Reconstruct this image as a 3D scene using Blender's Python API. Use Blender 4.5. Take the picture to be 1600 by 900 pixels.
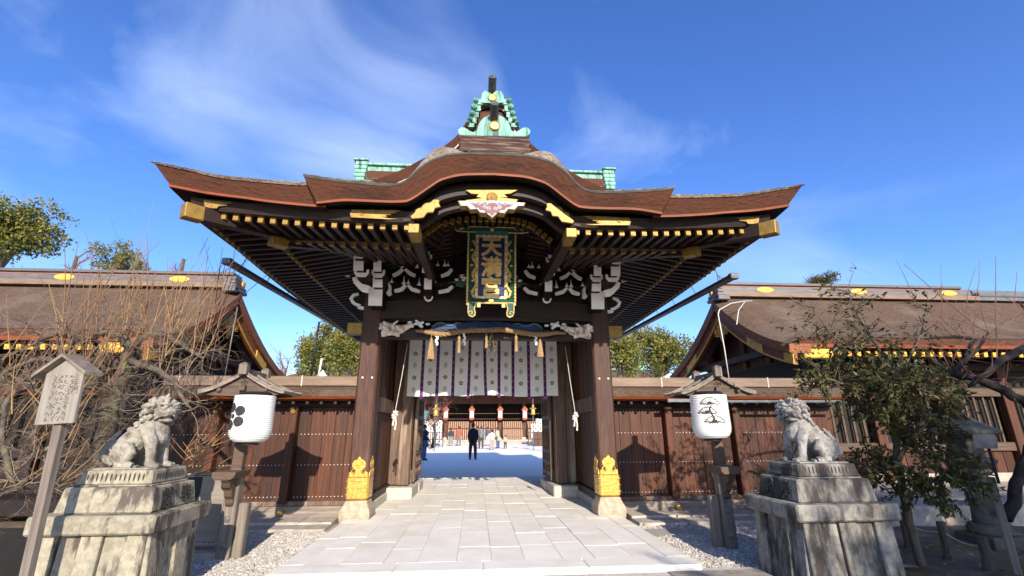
import bpy, bmesh, math, random
from mathutils import Vector, Matrix, noise
from math import sin, cos, pi, radians, sqrt, atan2
random.seed(7)
for o in list(bpy.data.objects): bpy.data.objects.remove(o)
S = bpy.context.scene
C = S.collection
# ---------------------------------------------------------------- camera
F_PX, YAW, PITCH, ROLL, CX, CH = 724.19, 0.0746, 0.2957, -0.0037, -0.1923, 1.5
_f = Vector((sin(YAW)*cos(PITCH), cos(YAW)*cos(PITCH), sin(PITCH)))
_r = Vector((cos(YAW), -sin(YAW), 0)); _u = _r.cross(_f)
RT = cos(ROLL)*_r + sin(ROLL)*_u; UP = -sin(ROLL)*_r + cos(ROLL)*_u
EYE = Vector((CX, 0, CH))
cd = bpy.data.cameras.new('camera'); cam = bpy.data.objects.new('camera', cd); C.objects.link(cam)
cd.sensor_width = 36; cd.lens = 36*F_PX/1600; cd.clip_start = .05; cd.clip_end = 2000
m = Matrix((RT, UP, -_f)).transposed().to_4x4(); m.translation = EYE; cam.matrix_world = m
S.camera = cam
# ---------------------------------------------------------------- sky, sun, exposure
SUN_EL, SUN_AZ = radians(23.5), radians(7.5)          # the sun stands behind the visitor, slightly to the right
w = bpy.data.worlds.new('World'); S.world = w; w.use_nodes = True
nt = w.node_tree; nt.nodes.clear()
def WN(t, **k):
    n = nt.nodes.new(t)
    for a, b in k.items(): setattr(n, a, b)
    return n
sky = WN('ShaderNodeTexSky', sky_type='NISHITA', sun_disc=False, sun_elevation=SUN_EL, sun_rotation=pi-SUN_AZ,
         air_density=1.0, dust_density=.7, ozone_density=5.0, altitude=50)
tc = WN('ShaderNodeTexCoord')
mp = WN('ShaderNodeMapping'); mp.inputs['Rotation'].default_value = (.35, .5, .2); mp.inputs['Scale'].default_value = (2.4, 1.6, 3.6)
mp.inputs['Location'].default_value = (5.5, 8.1, 3.3)
n1 = WN('ShaderNodeTexNoise'); n1.inputs['Scale'].default_value = 1.15; n1.inputs['Detail'].default_value = 7; n1.inputs['Roughness'].default_value = .52; n1.inputs['Distortion'].default_value = .5
n2 = WN('ShaderNodeTexNoise'); n2.inputs['Scale'].default_value = 1.9; n2.inputs['Detail'].default_value = 2
r1 = WN('ShaderNodeMapRange'); r1.inputs[1].default_value = .47; r1.inputs[2].default_value = 1.0
r2 = WN('ShaderNodeMapRange'); r2.inputs[1].default_value = .36; r2.inputs[2].default_value = .78
mu = WN('ShaderNodeMath', operation='MULTIPLY'); mx = WN('ShaderNodeMix', data_type='RGBA')
hs = WN('ShaderNodeHueSaturation'); hs.inputs['Hue'].default_value = .514; hs.inputs['Saturation'].default_value = 1.14; hs.inputs['Value'].default_value = 1.0
bg = WN('ShaderNodeBackground'); bg.inputs[1].default_value = .15
wo = WN('ShaderNodeOutputWorld'); L = nt.links.new
L(tc.outputs['Generated'], mp.inputs[0]); L(mp.outputs[0], n1.inputs[0]); L(tc.outputs['Generated'], n2.inputs[0])
L(n1.outputs[0], r1.inputs[0]); L(n2.outputs[0], r2.inputs[0]); L(r1.outputs[0], mu.inputs[0]); L(r2.outputs[0], mu.inputs[1])
L(sky.outputs[0], hs.inputs['Color']); L(hs.outputs[0], mx.inputs[6]); mx.inputs[7].default_value = (4.6, 5.3, 6.4, 1)
L(mu.outputs[0], mx.inputs[0]); L(mx.outputs[2], bg.inputs[0]); L(bg.outputs[0], wo.inputs[0])
sl = bpy.data.lights.new('sun', 'SUN'); sl.energy = 4.5; sl.angle = radians(.53); sl.color = (1, .89, .74)
so = bpy.data.objects.new('sun', sl); C.objects.link(so)
sd = Vector((-sin(SUN_AZ)*cos(SUN_EL), cos(SUN_AZ)*cos(SUN_EL), -sin(SUN_EL)))
so.rotation_euler = sd.to_track_quat('-Z', 'Y').to_euler(); so.location = (20, -60, 40)
S.view_settings.view_transform = 'Standard'; S.view_settings.look = 'None'; S.view_settings.gamma = 1
S.view_settings.exposure = .92
# ---------------------------------------------------------------- pixel (1600x900) -> point on a plane of the place
def ray(px, py): return RT*((px-800)/F_PX) - UP*((py-450)/F_PX) + _f
def PY(px, py, y): d = ray(px, py); return EYE + d*(y/d.y)
def PZ(px, py, z=0): d = ray(px, py); return EYE + d*((z-CH)/d.z)
def PX(px, py, x): d = ray(px, py); return EYE + d*((x-CX)/d.x)
# ---------------------------------------------------------------- mesh helper
class MB:
    def __init__(s): s.v = []; s.f = []; s.m = []
    def add(s, v, f, mi=0):
        b = len(s.v); s.v += [tuple(p) for p in v]; s.f += [tuple(i+b for i in q) for q in f]; s.m += [mi]*len(f); return s
    def bx(s, x0, x1, y0, y1, z0, z1, mi=0, T=None):
        v = [Vector(p) for p in ((x0,y0,z0),(x1,y0,z0),(x1,y1,z0),(x0,y1,z0),(x0,y0,z1),(x1,y0,z1),(x1,y1,z1),(x0,y1,z1))]
        if T is not None: v = [T @ p for p in v]
        return s.add(v, [(3,2,1,0),(4,5,6,7),(0,1,5,4),(1,2,6,5),(2,3,7,6),(3,0,4,7)], mi)
    def hull(s, a, b, mi=0):          # two quads (lists of 4) joined into a box
        return s.add(list(a)+list(b), [(3,2,1,0),(4,5,6,7),(0,1,5,4),(1,2,6,5),(2,3,7,6),(3,0,4,7)], mi)
    def bar(s, p, q, wd, ht, mi=0, up=(0,0,1)):   # box beam from p to q
        p = Vector(p); q = Vector(q); d = (q-p).normalized(); x = d.cross(Vector(up)).normalized()*wd/2; z = x.cross(d).normalized()*ht/2
        if z.dot(Vector(up)) < 0: z = -z
        return s.hull([p-x-z, p+x-z, p+x+z, p-x+z], [q-x-z, q+x-z, q+x+z, q-x+z], mi)
    def prism(s, poly, ax, a, b, mi=0, T=None):   # polygon extruded along an axis
        n = len(poly)
        f3 = {'y': lambda p, t: (p[0], t, p[1]), 'x': lambda p, t: (t, p[0], p[1]), 'z': lambda p, t: (p[0], p[1], t)}[ax]
        v = [Vector(f3(p, a)) for p in poly] + [Vector(f3(p, b)) for p in poly]
        if T is not None: v = [T @ p for p in v]
        return s.add(v, [tuple(range(n))[::-1], tuple(range(n, 2*n))] + [(i, (i+1) % n, n+(i+1) % n, n+i) for i in range(n)], mi)
    def tube(s, pts, r, n=6, mi=0, cap=True):
        pts = [Vector(p) for p in pts]; k = len(pts)
        if not hasattr(r, '__len__'): r = [r]*k
        v = []; ref = None
        for i, p in enumerate(pts):
            d = (pts[min(i+1, k-1)]-pts[max(i-1, 0)])
            if d.length < 1e-9: d = Vector((0, 0, 1))
            d.normalize()
            if ref is None: ref = d.orthogonal().normalized()
            ref = (ref - d*ref.dot(d)); ref = ref.normalized() if ref.length > 1e-6 else d.orthogonal().normalized()
            b2 = d.cross(ref)
            v += [p + (ref*cos(2*pi*j/n) + b2*sin(2*pi*j/n))*r[i] for j in range(n)]
        f = [(i*n+j, i*n+(j+1) % n, (i+1)*n+(j+1) % n, (i+1)*n+j) for i in range(k-1) for j in range(n)]
        if cap: f += [tuple(range(n))[::-1], tuple((k-1)*n+j for j in range(n))]
        return s.add(v, f, mi)
    def lathe(s, prof, n=16, c=(0,0,0), mi=0, T=None, sq=0):
        v = []
        for r, z in prof:
            for j in range(n):
                a = 2*pi*(j+sq)/n
                p = Vector((r*cos(a), r*sin(a), z))
                if T is not None: p = T @ p
                v.append(p + Vector(c))
        k = len(prof)
        f = [(i*n+j, i*n+(j+1) % n, (i+1)*n+(j+1) % n, (i+1)*n+j) for i in range(k-1) for j in range(n)]
        f += [tuple(range(n))[::-1], tuple((k-1)*n+j for j in range(n))]
        return s.add(v, f, mi)
    def ball(s, c, r, n=8, k=6, mi=0, T=None):
        if not hasattr(r, '__len__'): r = (r, r, r)
        v = []
        for i in range(1, k):
            t = pi*i/k
            for j in range(n):
                a = 2*pi*j/n; p = Vector((r[0]*sin(t)*cos(a), r[1]*sin(t)*sin(a), -r[2]*cos(t)))
                v.append((T @ p if T is not None else p) + Vector(c))
        b = Vector((0, 0, -r[2])); t_ = Vector((0, 0, r[2]))
        if T is not None: b = T @ b; t_ = T @ t_
        v += [b+Vector(c), t_+Vector(c)]
        f = [(i*n+j, i*n+(j+1) % n, (i+1)*n+(j+1) % n, (i+1)*n+j) for i in range(k-2) for j in range(n)]
        B = (k-1)*n
        f += [(B, (j+1) % n, j) for j in range(n)] + [(B+1, (k-2)*n+j, (k-2)*n+(j+1) % n) for j in range(n)]
        return s.add(v, f, mi)
    def grid(s, fn, nu, nv, mi=0, flip=False):
        v = [fn(i/nu, j/nv) for j in range(nv+1) for i in range(nu+1)]; W = nu+1
        f = [(j*W+i, j*W+i+1, (j+1)*W+i+1, (j+1)*W+i) for j in range(nv) for i in range(nu)]
        if flip: f = [q[::-1] for q in f]
        return s.add(v, f, mi)
    def build(s, name, mats, parent=None, smooth=False, bevel=0, seg=1, recalc=True):
        me = bpy.data.meshes.new(name); me.from_pydata(s.v, [], s.f)
        for m_ in (mats if isinstance(mats, (list, tuple)) else [mats]): me.materials.append(M[m_] if isinstance(m_, str) else m_)
        if any(s.m): me.polygons.foreach_set('material_index', s.m)
        if bevel or recalc:
            b = bmesh.new(); b.from_mesh(me)
            if recalc: bmesh.ops.recalc_face_normals(b, faces=b.faces)
            if bevel:
                e = [e for e in b.edges if len(e.link_faces) == 2 and e.calc_face_angle(0) > .5]
                bmesh.ops.bevel(b, geom=e, offset=bevel, segments=seg, affect='EDGES', profile=.6, clamp_overlap=True)
            b.to_mesh(me); b.free()
        if smooth: me.polygons.foreach_set('use_smooth', [True]*len(me.polygons))
        return link(name, me, parent)
def link(name, me, parent=None):
    o = bpy.data.objects.new(name, me); C.objects.link(o)
    if parent: o.parent = parent
    return o
def tag(o, label=None, cat=None, group=None, kind=None):
    for k, v in (('label', label), ('category', cat), ('group', group), ('kind', kind)):
        if v: o[k] = v
    return o
def thing(name, label, cat, loc=(0,0,0), group=None):
    o = bpy.data.objects.new(name, None); C.objects.link(o); o.location = loc; o.empty_display_size = .2
    return tag(o, label, cat, group)
def rel(mb, loc):                      # builder made in world space -> local to its thing
    l = Vector(loc); mb.v = [tuple(Vector(p)-l) for p in mb.v]; return mb
def copy_tree(o, parent=None):
    c = o.copy(); C.objects.link(c); c.parent = parent
    for ch in list(o.children): copy_tree(ch, c)
    return c
def text_mb(s, size, depth, T, bold=0.0, mi=0):   # lettering as solid geometry in the local x-z plane of T
    cu = bpy.data.curves.new('t', 'FONT'); cu.body = s; cu.size = size; cu.extrude = depth/2; cu.offset = bold
    cu.align_x = 'CENTER'; cu.align_y = 'CENTER'; cu.resolution_u = 3
    o = bpy.data.objects.new('t', cu); C.objects.link(o)
    me = o.to_mesh(); R = T @ Matrix.Rotation(pi/2, 4, 'X')
    xs = [v.co.x for v in me.vertices]; ys = [v.co.y for v in me.vertices]
    c = Vector(((min(xs)+max(xs))/2, (min(ys)+max(ys))/2, 0)) if xs else Vector()
    mb = MB(); mb.add([R @ (v.co-c) for v in me.vertices], [tuple(p.vertices) for p in me.polygons], mi)
    o.to_mesh_clear(); bpy.data.objects.remove(o); bpy.data.curves.remove(cu)
    return mb
def interp(pts):
    xs = [p[0] for p in pts]; ys = [p[1] for p in pts]; n = len(xs)
    d = [(ys[i+1]-ys[i])/(xs[i+1]-xs[i]) for i in range(n-1)]
    t = [d[0]] + [0 if d[i-1]*d[i] <= 0 else 2*d[i-1]*d[i]/(d[i-1]+d[i]) for i in range(1, n-1)] + [d[-1]]
    def f(x):
        if x <= xs[0]: return ys[0] + t[0]*(x-xs[0])
        if x >= xs[-1]: return ys[-1] + t[-1]*(x-xs[-1])
        i = max(k for k in range(n-1) if xs[k] <= x); h = xs[i+1]-xs[i]; u = (x-xs[i])/h
        return (ys[i]*(1+2*u)*(1-u)**2 + ys[i+1]*u*u*(3-2*u) + h*t[i]*u*(1-u)**2 - h*t[i+1]*u*u*(1-u))
    return f
TS = bpy.data.scenes.new('workbench')      # small scene in which solids are fused
def remesh(mb, name, mats, parent, vox, smooth_it=3, disp=None):   # union of solids -> one continuous skin
    me = bpy.data.meshes.new(name); me.from_pydata(mb.v, [], mb.f)
    b = bmesh.new(); b.from_mesh(me); bmesh.ops.recalc_face_normals(b, faces=b.faces); b.to_mesh(me); b.free()
    o = bpy.data.objects.new('tmp', me); TS.collection.objects.link(o)
    r = o.modifiers.new('r', 'REMESH'); r.mode = 'VOXEL'; r.voxel_size = vox
    if smooth_it: q = o.modifiers.new('s', 'SMOOTH'); q.iterations = smooth_it; q.factor = .5
    vl = TS.view_layers[0]; vl.update(); dg = vl.depsgraph; e = o.evaluated_get(dg)
    nm = bpy.data.meshes.new_from_object(e); bpy.data.objects.remove(o)
    if disp:
        cs_ = [v.co.copy() for v in nm.vertices]; ns_ = [v.normal.copy() for v in nm.vertices]; fl = []
        for c_, n_ in zip(cs_, ns_): fl += list(c_+disp(c_, n_))
        nm.vertices.foreach_set('co', fl); nm.update()
    nm.materials.clear()
    for m_ in (mats if isinstance(mats, (list, tuple)) else [mats]): nm.materials.append(M[m_])
    nm.polygons.foreach_set('use_smooth', [True]*len(nm.polygons)); nm.name = name
    return link(name, nm, parent)
# ---------------------------------------------------------------- materials
M = {}
def mat(name, c1, c2=None, sc=6, st=(1,1,1), rough=.75, metal=0, bump=0, bsc=None, rnd=.0, c3=None, sc3=1.5, lo3=.5, hi3=.65, spec=.35, det=6, lo=.35, hi=.65, trans=0, st3=(1,1,1), bdist=.01):
    m_ = bpy.data.materials.new(name); m_.use_nodes = True; t = m_.node_tree; N = t.nodes; K = t.links.new
    p = N['Principled BSDF']; p.inputs['Roughness'].default_value = rough; p.inputs['Metallic'].default_value = metal
    p.inputs['Specular IOR Level'].default_value = spec
    co = N.new('ShaderNodeTexCoord'); oi = N.new('ShaderNodeObjectInfo')
    ad = N.new('ShaderNodeVectorMath'); ad.operation = 'ADD'; cb = N.new('ShaderNodeCombineXYZ')
    mm = N.new('ShaderNodeMath'); mm.operation = 'MULTIPLY'; mm.inputs[1].default_value = 37 if rnd else 0
    K(oi.outputs['Random'], mm.inputs[0])
    for i in range(3): K(mm.outputs[0], cb.inputs[i])
    K(co.outputs['Object'], ad.inputs[0]); K(cb.outputs[0], ad.inputs[1])
    def nz(scale, stv, detail=det):
        a = N.new('ShaderNodeMapping'); a.inputs['Scale'].default_value = stv
        b = N.new('ShaderNodeTexNoise'); b.inputs['Scale'].default_value = scale; b.inputs['Detail'].default_value = detail; b.inputs['Roughness'].default_value = .62
        K(ad.outputs[0], a.inputs[0]); K(a.outputs[0], b.inputs[0]); return b.outputs[0]
    def rng(x, l, h):
        r = N.new('ShaderNodeMapRange'); r.inputs[1].default_value = l; r.inputs[2].default_value = h; K(x, r.inputs[0]); return r.outputs[0]
    def mix(f, a, b):
        x = N.new('ShaderNodeMix'); x.data_type = 'RGBA'; K(f, x.inputs[0])
        for i, q in ((6, a), (7, b)):
            if isinstance(q, tuple): x.inputs[i].default_value = q + (1,)
            else: K(q, x.inputs[i])
        return x.outputs[2]
    src = nz(sc, st); col = mix(rng(src, lo, hi), c1, c2 if c2 else c1)
    if c3: col = mix(rng(nz(sc3, st3, 5), lo3, hi3), col, c3)
    if rnd:
        h = N.new('ShaderNodeHueSaturation'); v = N.new('ShaderNodeMapRange'); v.inputs[3].default_value = 1-rnd; v.inputs[4].default_value = 1+rnd
        K(oi.outputs['Random'], v.inputs[0]); K(v.outputs[0], h.inputs['Value']); K(col, h.inputs['Color']); col = h.outputs[0]
    K(col, p.inputs['Base Color'])
    if bump:
        b = N.new('ShaderNodeBump'); b.inputs['Strength'].default_value = bump; b.inputs['Distance'].default_value = bdist
        K(nz(bsc, st) if bsc else src, b.inputs['Height']); K(b.outputs[0], p.inputs['Normal'])
    if trans:
        tr = N.new('ShaderNodeBsdfTranslucent'); K(col, tr.inputs[0]); ms = N.new('ShaderNodeMixShader'); ms.inputs[0].default_value = trans
        K(p.outputs[0], ms.inputs[1]); K(tr.outputs[0], ms.inputs[2]); K(ms.outputs[0], N['Material Output'].inputs[0])
    M[name] = m_; return m_
VG, XG, YG = (9, 9, .7), (.7, 9, 9), (9, .7, 9)
mat('wood_pillar', (.078,.030,.018), (.030,.013,.009), 4, VG, .62, bump=.25, rnd=.12, c3=(.10,.060,.042), sc3=1.6, lo3=.55, hi3=.8, st3=(3,3,.5))
mat('wood_beam', (.027,.013,.010), (.012,.007,.006), 4, XG, .6, bump=.2, rnd=.15)
mat('wood_beam_y', (.028,.013,.010), (.013,.007,.006), 4, YG, .6, bump=.2, rnd=.2)
mat('wood_dark', (.015,.008,.0065), (.008,.005,.004), 5, (1,1,1), .65, bump=.15)
mat('wood_soffit', (.018,.009,.007), (.009,.005,.004), 4, YG, .7)
mat('plank_red', (.088,.026,.0095), (.030,.010,.005), 3, (11,11,.45), .6, bump=.3, rnd=.40, c3=(.032,.018,.013), sc3=1.1, lo3=.5, hi3=.72, st3=(4,4,.5))
mat('plank_grey', (.14,.088,.062), (.065,.040,.028), 3, (10,10,.5), .7, bump=.3, rnd=.2, c3=(.30,.24,.19), sc3=1.2, lo3=.52, hi3=.75, st3=(3,3,.4))
mat('sill_grey', (.24,.20,.165), (.12,.095,.075), 3, (.5,9,9), .75, bump=.3, rnd=.1)
mat('post_grey', (.22,.185,.155), (.11,.09,.072), 3, (10,10,.5), .75, bump=.35, rnd=.15)
mat('shingle_grey', (.25,.21,.17), (.13,.105,.082), 3, (3,3,3), .8, bump=.3, rnd=.15)
mat('lamp_wood', (.115,.075,.052), (.06,.038,.027), 3, XG, .7, bump=.3)
mat('bark', (.125,.040,.0155), (.045,.015,.0078), 9, (6,6,30), .85, bump=.9, bsc=9, det=10, bdist=.02, c3=(.036,.015,.009), sc3=1.3, lo3=.48, hi3=.72, st3=(1,1,3.5), lo=.22, hi=.78)
mat('bark_top', (.30,.265,.225), (.13,.095,.07), 14, (1,1,1), .95, bump=1, bsc=30, c3=(.105,.07,.05), sc3=2.2, lo3=.45, hi3=.7, bdist=.03)
mat('bark_roof', (.155,.098,.064), (.040,.025,.017), 3.4, (2.8,2.8,32), .9, bump=.8, bsc=5, det=8, c3=(.16,.125,.095), sc3=.9, lo3=.5, hi3=.75, bdist=.03)
mat('bark_panel', (.105,.036,.017), (.05,.018,.010), 8, (1,1,6), .85, bump=.5)
mat('edge_orange', (.23,.047,.007), (.13,.027,.006), 5, (.6,6,6), .6, bump=.1)
mat('gold', (.84,.53,.14), (.50,.29,.06), 26, (1,1,1), .36, metal=.7, bump=.35, bsc=22)
mat('gold_worn', (.32,.195,.045), (.20,.118,.026), 12, (1,1,1), .48, metal=.3, bump=.25, bsc=25)
mat('gold_gable', (.85,.48,.085), (.58,.31,.05), 9, (1,1,1), .45, metal=.15, bump=.3, bsc=20)
mat('mortar', (.50,.465,.40), (.42,.39,.335), 20, (1,1,1), .95)
mat('gold_paint', (.70,.50,.20), (.50,.34,.12), 12, (1,1,1), .5, metal=.25)
mat('verdigris', (.24,.47,.38), (.12,.29,.235), 4, (3,3,.8), .7, bump=.3, bsc=12, c3=(.05,.10,.085), sc3=3.5, lo3=.50, hi3=.64, st3=(3,3,.5))
mat('copper_dark', (.085,.095,.09), (.05,.055,.05), 6, (1,1,1), .55)
mat('barge_wood', (.30,.112,.045), (.17,.062,.028), 4, YG, .65, bump=.2)
mat('trim_pale', (.62,.52,.46), (.45,.36,.30), 8)
mat('white_paint', (.90,.88,.85), (.82,.80,.77), 9, (1,1,1), .7)
mat('white_trim', (.75,.72,.70), None, 9)
mat('ridge_copper', (.15,.14,.138), (.10,.09,.088), 5, (.5,4,4), .5, metal=.2)
mat('ridge_red', (.26,.12,.10), (.17,.08,.07), 5, (.5,4,4), .6)
mat('cap_tan', (.22,.15,.105), (.145,.10,.07), 4, (.6,3,3), .55)
mat('granite', (.52,.48,.415), (.38,.345,.295), 18, (1,1,1), .85, bump=.35, bsc=40, rnd=.09, c3=(.34,.31,.27), sc3=1.8, lo3=.56, hi3=.85)
mat('paver', (.71,.68,.62), (.64,.61,.555), 3, (1,1,1), .85, bump=.25, bsc=45, rnd=.035, c3=(.56,.52,.45), sc3=1.3, lo3=.48, hi3=.8)
mat('pillar_stone', (.43,.35,.26), (.26,.205,.15), 12, (1,1,1), .9, bump=.6, bsc=20)
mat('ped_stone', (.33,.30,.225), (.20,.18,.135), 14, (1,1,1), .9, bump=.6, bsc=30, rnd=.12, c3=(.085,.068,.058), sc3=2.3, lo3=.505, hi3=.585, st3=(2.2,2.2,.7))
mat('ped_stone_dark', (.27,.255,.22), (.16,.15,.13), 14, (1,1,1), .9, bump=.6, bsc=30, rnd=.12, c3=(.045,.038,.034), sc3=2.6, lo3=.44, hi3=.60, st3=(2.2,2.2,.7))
mat('layered_bark', (.085,.038,.024), (.018,.011,.009), 2.2, (1.2,1,22), .9, bump=.8, c3=(.17,.125,.10), sc3=1.6, lo3=.5, hi3=.66, st3=(1.2,1,14), bdist=.02)
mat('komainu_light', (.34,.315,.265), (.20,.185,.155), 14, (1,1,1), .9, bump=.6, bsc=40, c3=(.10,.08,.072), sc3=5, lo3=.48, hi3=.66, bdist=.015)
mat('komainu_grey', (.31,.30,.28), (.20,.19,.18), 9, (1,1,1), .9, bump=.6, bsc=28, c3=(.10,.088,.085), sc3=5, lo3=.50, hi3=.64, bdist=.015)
mat('old_stone', (.12,.113,.095), (.07,.067,.057), 9, (1,1,1), .95, bump=.6, bsc=20, rnd=.15, c3=(.09,.095,.06), sc3=2.5, lo3=.52, hi3=.7)
mat('stone_step', (.42,.37,.31), (.27,.23,.19), 7, (1,1,1), .9, bump=.5, bsc=25, rnd=.14)
mat('shade_soil', (.030,.022,.016), (.015,.012,.009), 9, (1,1,1), .95, bump=.8, bsc=25)
mat('carve_dark', (.045,.04,.036), None, 5)
mat('gravel_bed', (.40,.38,.35), (.26,.245,.225), 60, (1,1,1), .95, bump=1, bsc=90, det=3)
mat('pebble', (.44,.41,.365), (.25,.23,.205), 14, (1,1,1), .9, rnd=0, c3=(.60,.57,.52), sc3=20, lo3=.55, hi3=.6)
mat('earth', (.17,.125,.085), (.10,.072,.048), 5, (1,1,1), .95, bump=.7, bsc=30, c3=(.115,.085,.022), sc3=1.2, lo3=.48, hi3=.62)
mat('front_paver', (.40,.36,.31), (.27,.23,.19), 10, (1,1,1), .9, bump=.5, bsc=30, rnd=.16, c3=(.30,.19,.11), sc3=1.6, lo3=.5, hi3=.7)
mat('sand', (.86,.82,.745), (.78,.74,.67), 30, (1,1,1), .95, bump=.5, bsc=60)
mat('white_gravel_far', (.70,.68,.65), None, 30)
mat('black', (.012,.012,.013), None, 5, rough=.5)
mat('ink', (.028,.026,.028), (.04,.038,.04), 20, rough=.8)
mat('paper', (.74,.735,.715), (.68,.675,.655), 6, (1,1,1), .8, trans=.12)
mat('noren', (.84,.83,.80), (.79,.775,.75), 14, (1,1,1), .9, trans=.32)
mat('crest_ink', (.022,.016,.022), None, 5, rough=.9)
mat('crest_grey', (.22,.20,.21), None, 5, rough=.9)
mat('purple', (.085,.018,.105), (.06,.012,.08), 20, rough=.9)
mat('straw', (.33,.215,.105), (.20,.125,.06), 30, (1,1,1), .85, bump=.5)
mat('cord', (.62,.58,.52), (.45,.41,.36), 30, (1,1,1), .9)
mat('blue_lacquer', (.012,.030,.14), (.010,.022,.09), 14, rough=.55)
mat('green_lacquer', (.012,.085,.055), (.010,.055,.04), 10, rough=.5)
mat('blue_paint', (.008,.038,.17), (.006,.020,.08), 7, rough=.6)
mat('teal_paint', (.06,.15,.15), (.12,.22,.22), 9, rough=.6)
mat('carved_pale', (.74,.68,.60), (.52,.45,.37), 12, rough=.7, c3=(.36,.17,.11), sc3=9, lo3=.52, hi3=.62)
mat('pink_paint', (.24,.115,.11), (.19,.085,.085), 9)
mat('pendant_white', (.46,.45,.49), (.36,.35,.40), 9)
mat('red_lacquer', (.40,.085,.05), (.30,.06,.035), 7, rough=.5)
mat('steel', (.30,.265,.225), (.22,.19,.16), 2, (.4,.4,5), .4, metal=.35)
mat('grey_metal', (.16,.165,.17), (.11,.112,.115), 7, rough=.5, metal=.3)
mat('pipe_white', (.50,.50,.49), None, 5, rough=.5)
mat('sign_board', (.27,.245,.215), (.18,.16,.14), 3, (9,9,.6), .8, bump=.2)
mat('sign_ink', (.10,.088,.08), None, 5)
mat('twig', (.23,.175,.125), (.11,.082,.063), 6, (1,1,1), .8)
mat('shoot', (.29,.18,.075), (.16,.085,.05), 2.2, (1,1,1), .7)
mat('shoot_red', (.20,.095,.065), (.12,.06,.05), 2.2, (1,1,1), .7)
mat('plum_bark', (.125,.10,.078), (.05,.04,.032), 9, (1,1,1), .95, bump=1, bsc=14, c3=(.18,.19,.10), sc3=3, lo3=.55, hi3=.7, bdist=.03)
mat('dark_bark', (.026,.021,.018), (.013,.011,.010), 9, (1,1,1), .95, bump=1, bsc=14, bdist=.03)
mat('trunk', (.12,.10,.08), (.06,.05,.04), 8, (3,3,.6), .95, bump=.8)
def leafmat(n, a, b): mat(n, a, b, 1.3, (1,1,1), .5, trans=.25, spec=.4, det=3)
leafmat('leaf_dark', (.075,.078,.024), (.034,.042,.014)); leafmat('leaf_olive', (.16,.13,.036), (.075,.07,.022))
leafmat('leaf_tree', (.14,.15,.030), (.05,.08,.020)); leafmat('leaf_yellow', (.25,.215,.036), (.11,.125,.026))
mat('skin', (.48,.30,.22), None, 5, rough=.6); mat('hair', (.018,.014,.012), None, 5, rough=.6)
def cloth(n, c): mat(n, c, tuple(x*.75 for x in c), 12, rough=.9, bump=.15)
for n_, c_ in (('cl_black',(.014,.014,.017)),('cl_brown',(.05,.028,.022)),('cl_navy',(.018,.026,.075)),('cl_red',(.42,.10,.05)),('cl_grey',(.15,.16,.19)),
               ('cl_denim',(.06,.11,.22)),('cl_white',(.70,.68,.68)),('cl_pink',(.52,.28,.28)),('cl_beige',(.42,.36,.25)),('cl_slate',(.075,.085,.115)),('cl_pattern',(.22,.23,.22)),('cl_dark',(.05,.05,.055))): cloth(n_, c_)
mat('tent', (.75,.77,.80), None, 5)
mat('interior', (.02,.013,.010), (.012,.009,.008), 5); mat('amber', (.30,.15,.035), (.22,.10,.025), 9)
mat('hall_wood', (.12,.052,.03), (.075,.032,.02), 5, (1,1,1), .7); mat('hall_rail', (.45,.30,.20), (.33,.21,.135), 5, (1,1,1), .7)
# ================================================================ ground, paving
def sheet(name, x0, x1, y0, y1, z, m_, n=1):
    mb = MB(); mb.grid(lambda u, v: (x0+(x1-x0)*u, y0+(y1-y0)*v, z), n, n); return tag(mb.build(name, m_), kind='structure')
tag(sheet('ground', -600, 600, -300, 900, -.16, 'earth'), 'brown earth ground')
tag(sheet('courtyard', -45, 45, 16.62, 75, -.012, 'sand', 2), 'pale sanded courtyard behind the gate')
def gz(x, y): return -.10 + .16*max(0, min(1, (x-4.6)/2.0))*(.6+.4*noise.noise((x*.7, y*.7, 3)))
g = MB(); g.grid(lambda u, v: (4.15+9*u, 1+8.2*v, gz(4.15+9*u, 1+8.2*v)+.03*noise.noise((6*u*3, 7*v*3, 0)) - .07*(1-min(1, u*12))), 60, 50)
tag(g.build('earth_bank', 'earth', smooth=True), kind='structure')
sheet('shaded_ground', -14, -4.5, 1.0, 9.4, -.088, 'shade_soil', 2)  # ground sheet coloured near-black to stand in for deep shade
# front forecourt of larger slabs, one step below the raised path
fore = tag(sheet('forecourt', -4.55, 4.3, -6, 5.80, -.13, 'gravel_bed', 2), kind='structure')
bed = tag(sheet('gravel_bed', -4.55, 5.2, 5.86, 9.25, -.085, 'gravel_bed', 2), kind='structure')
pav = MB(); pav.bx(-2.38, 2.38, 5.9, 16.55, -.14, -.010); pav = tag(pav.build('paved_path', 'mortar'), kind='structure')
def slab(name, x0, x1, y0, y1, z0, z1, m_, parent, gap=.0025, bev=.003, jit=.0015):
    b = MB(); cx, cy = (x0+x1)/2, (y0+y1)/2; hx, hy = (x1-x0)/2-gap, (y1-y0)/2-gap
    q = [(-hx, -hy), (hx, -hy), (hx, hy), (-hx, hy)]; t = [random.uniform(-jit, jit) for _ in range(4)]
    b.hull([(x, y, z0-z1) for x, y in q], [(x, y, t[i]) for i, (x, y) in enumerate(q)])
    o = b.build(name, m_, parent, bevel=bev); o.location = (cx, cy, z1); return o
xs = [-2.16]
for wd in (.40, .50, .40, .46, .42, .40, .46, .40, .48, .40): xs.append(xs[-1]+wd)
xs[-1] = 2.16
for i in range(len(xs)-1):
    for ya, yb in ((6.24, 12.28), (12.56, 16.2)):
        y = ya
        while y < yb-.01:
            ln = random.uniform(.62, 1.15)
            if yb-y-ln < .4: ln = yb-y
            slab('paving_stone', xs[i], xs[i+1], y, y+ln, -.12, random.uniform(-.004, .003), 'paver', pav); y += ln
x = -2.16
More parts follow.
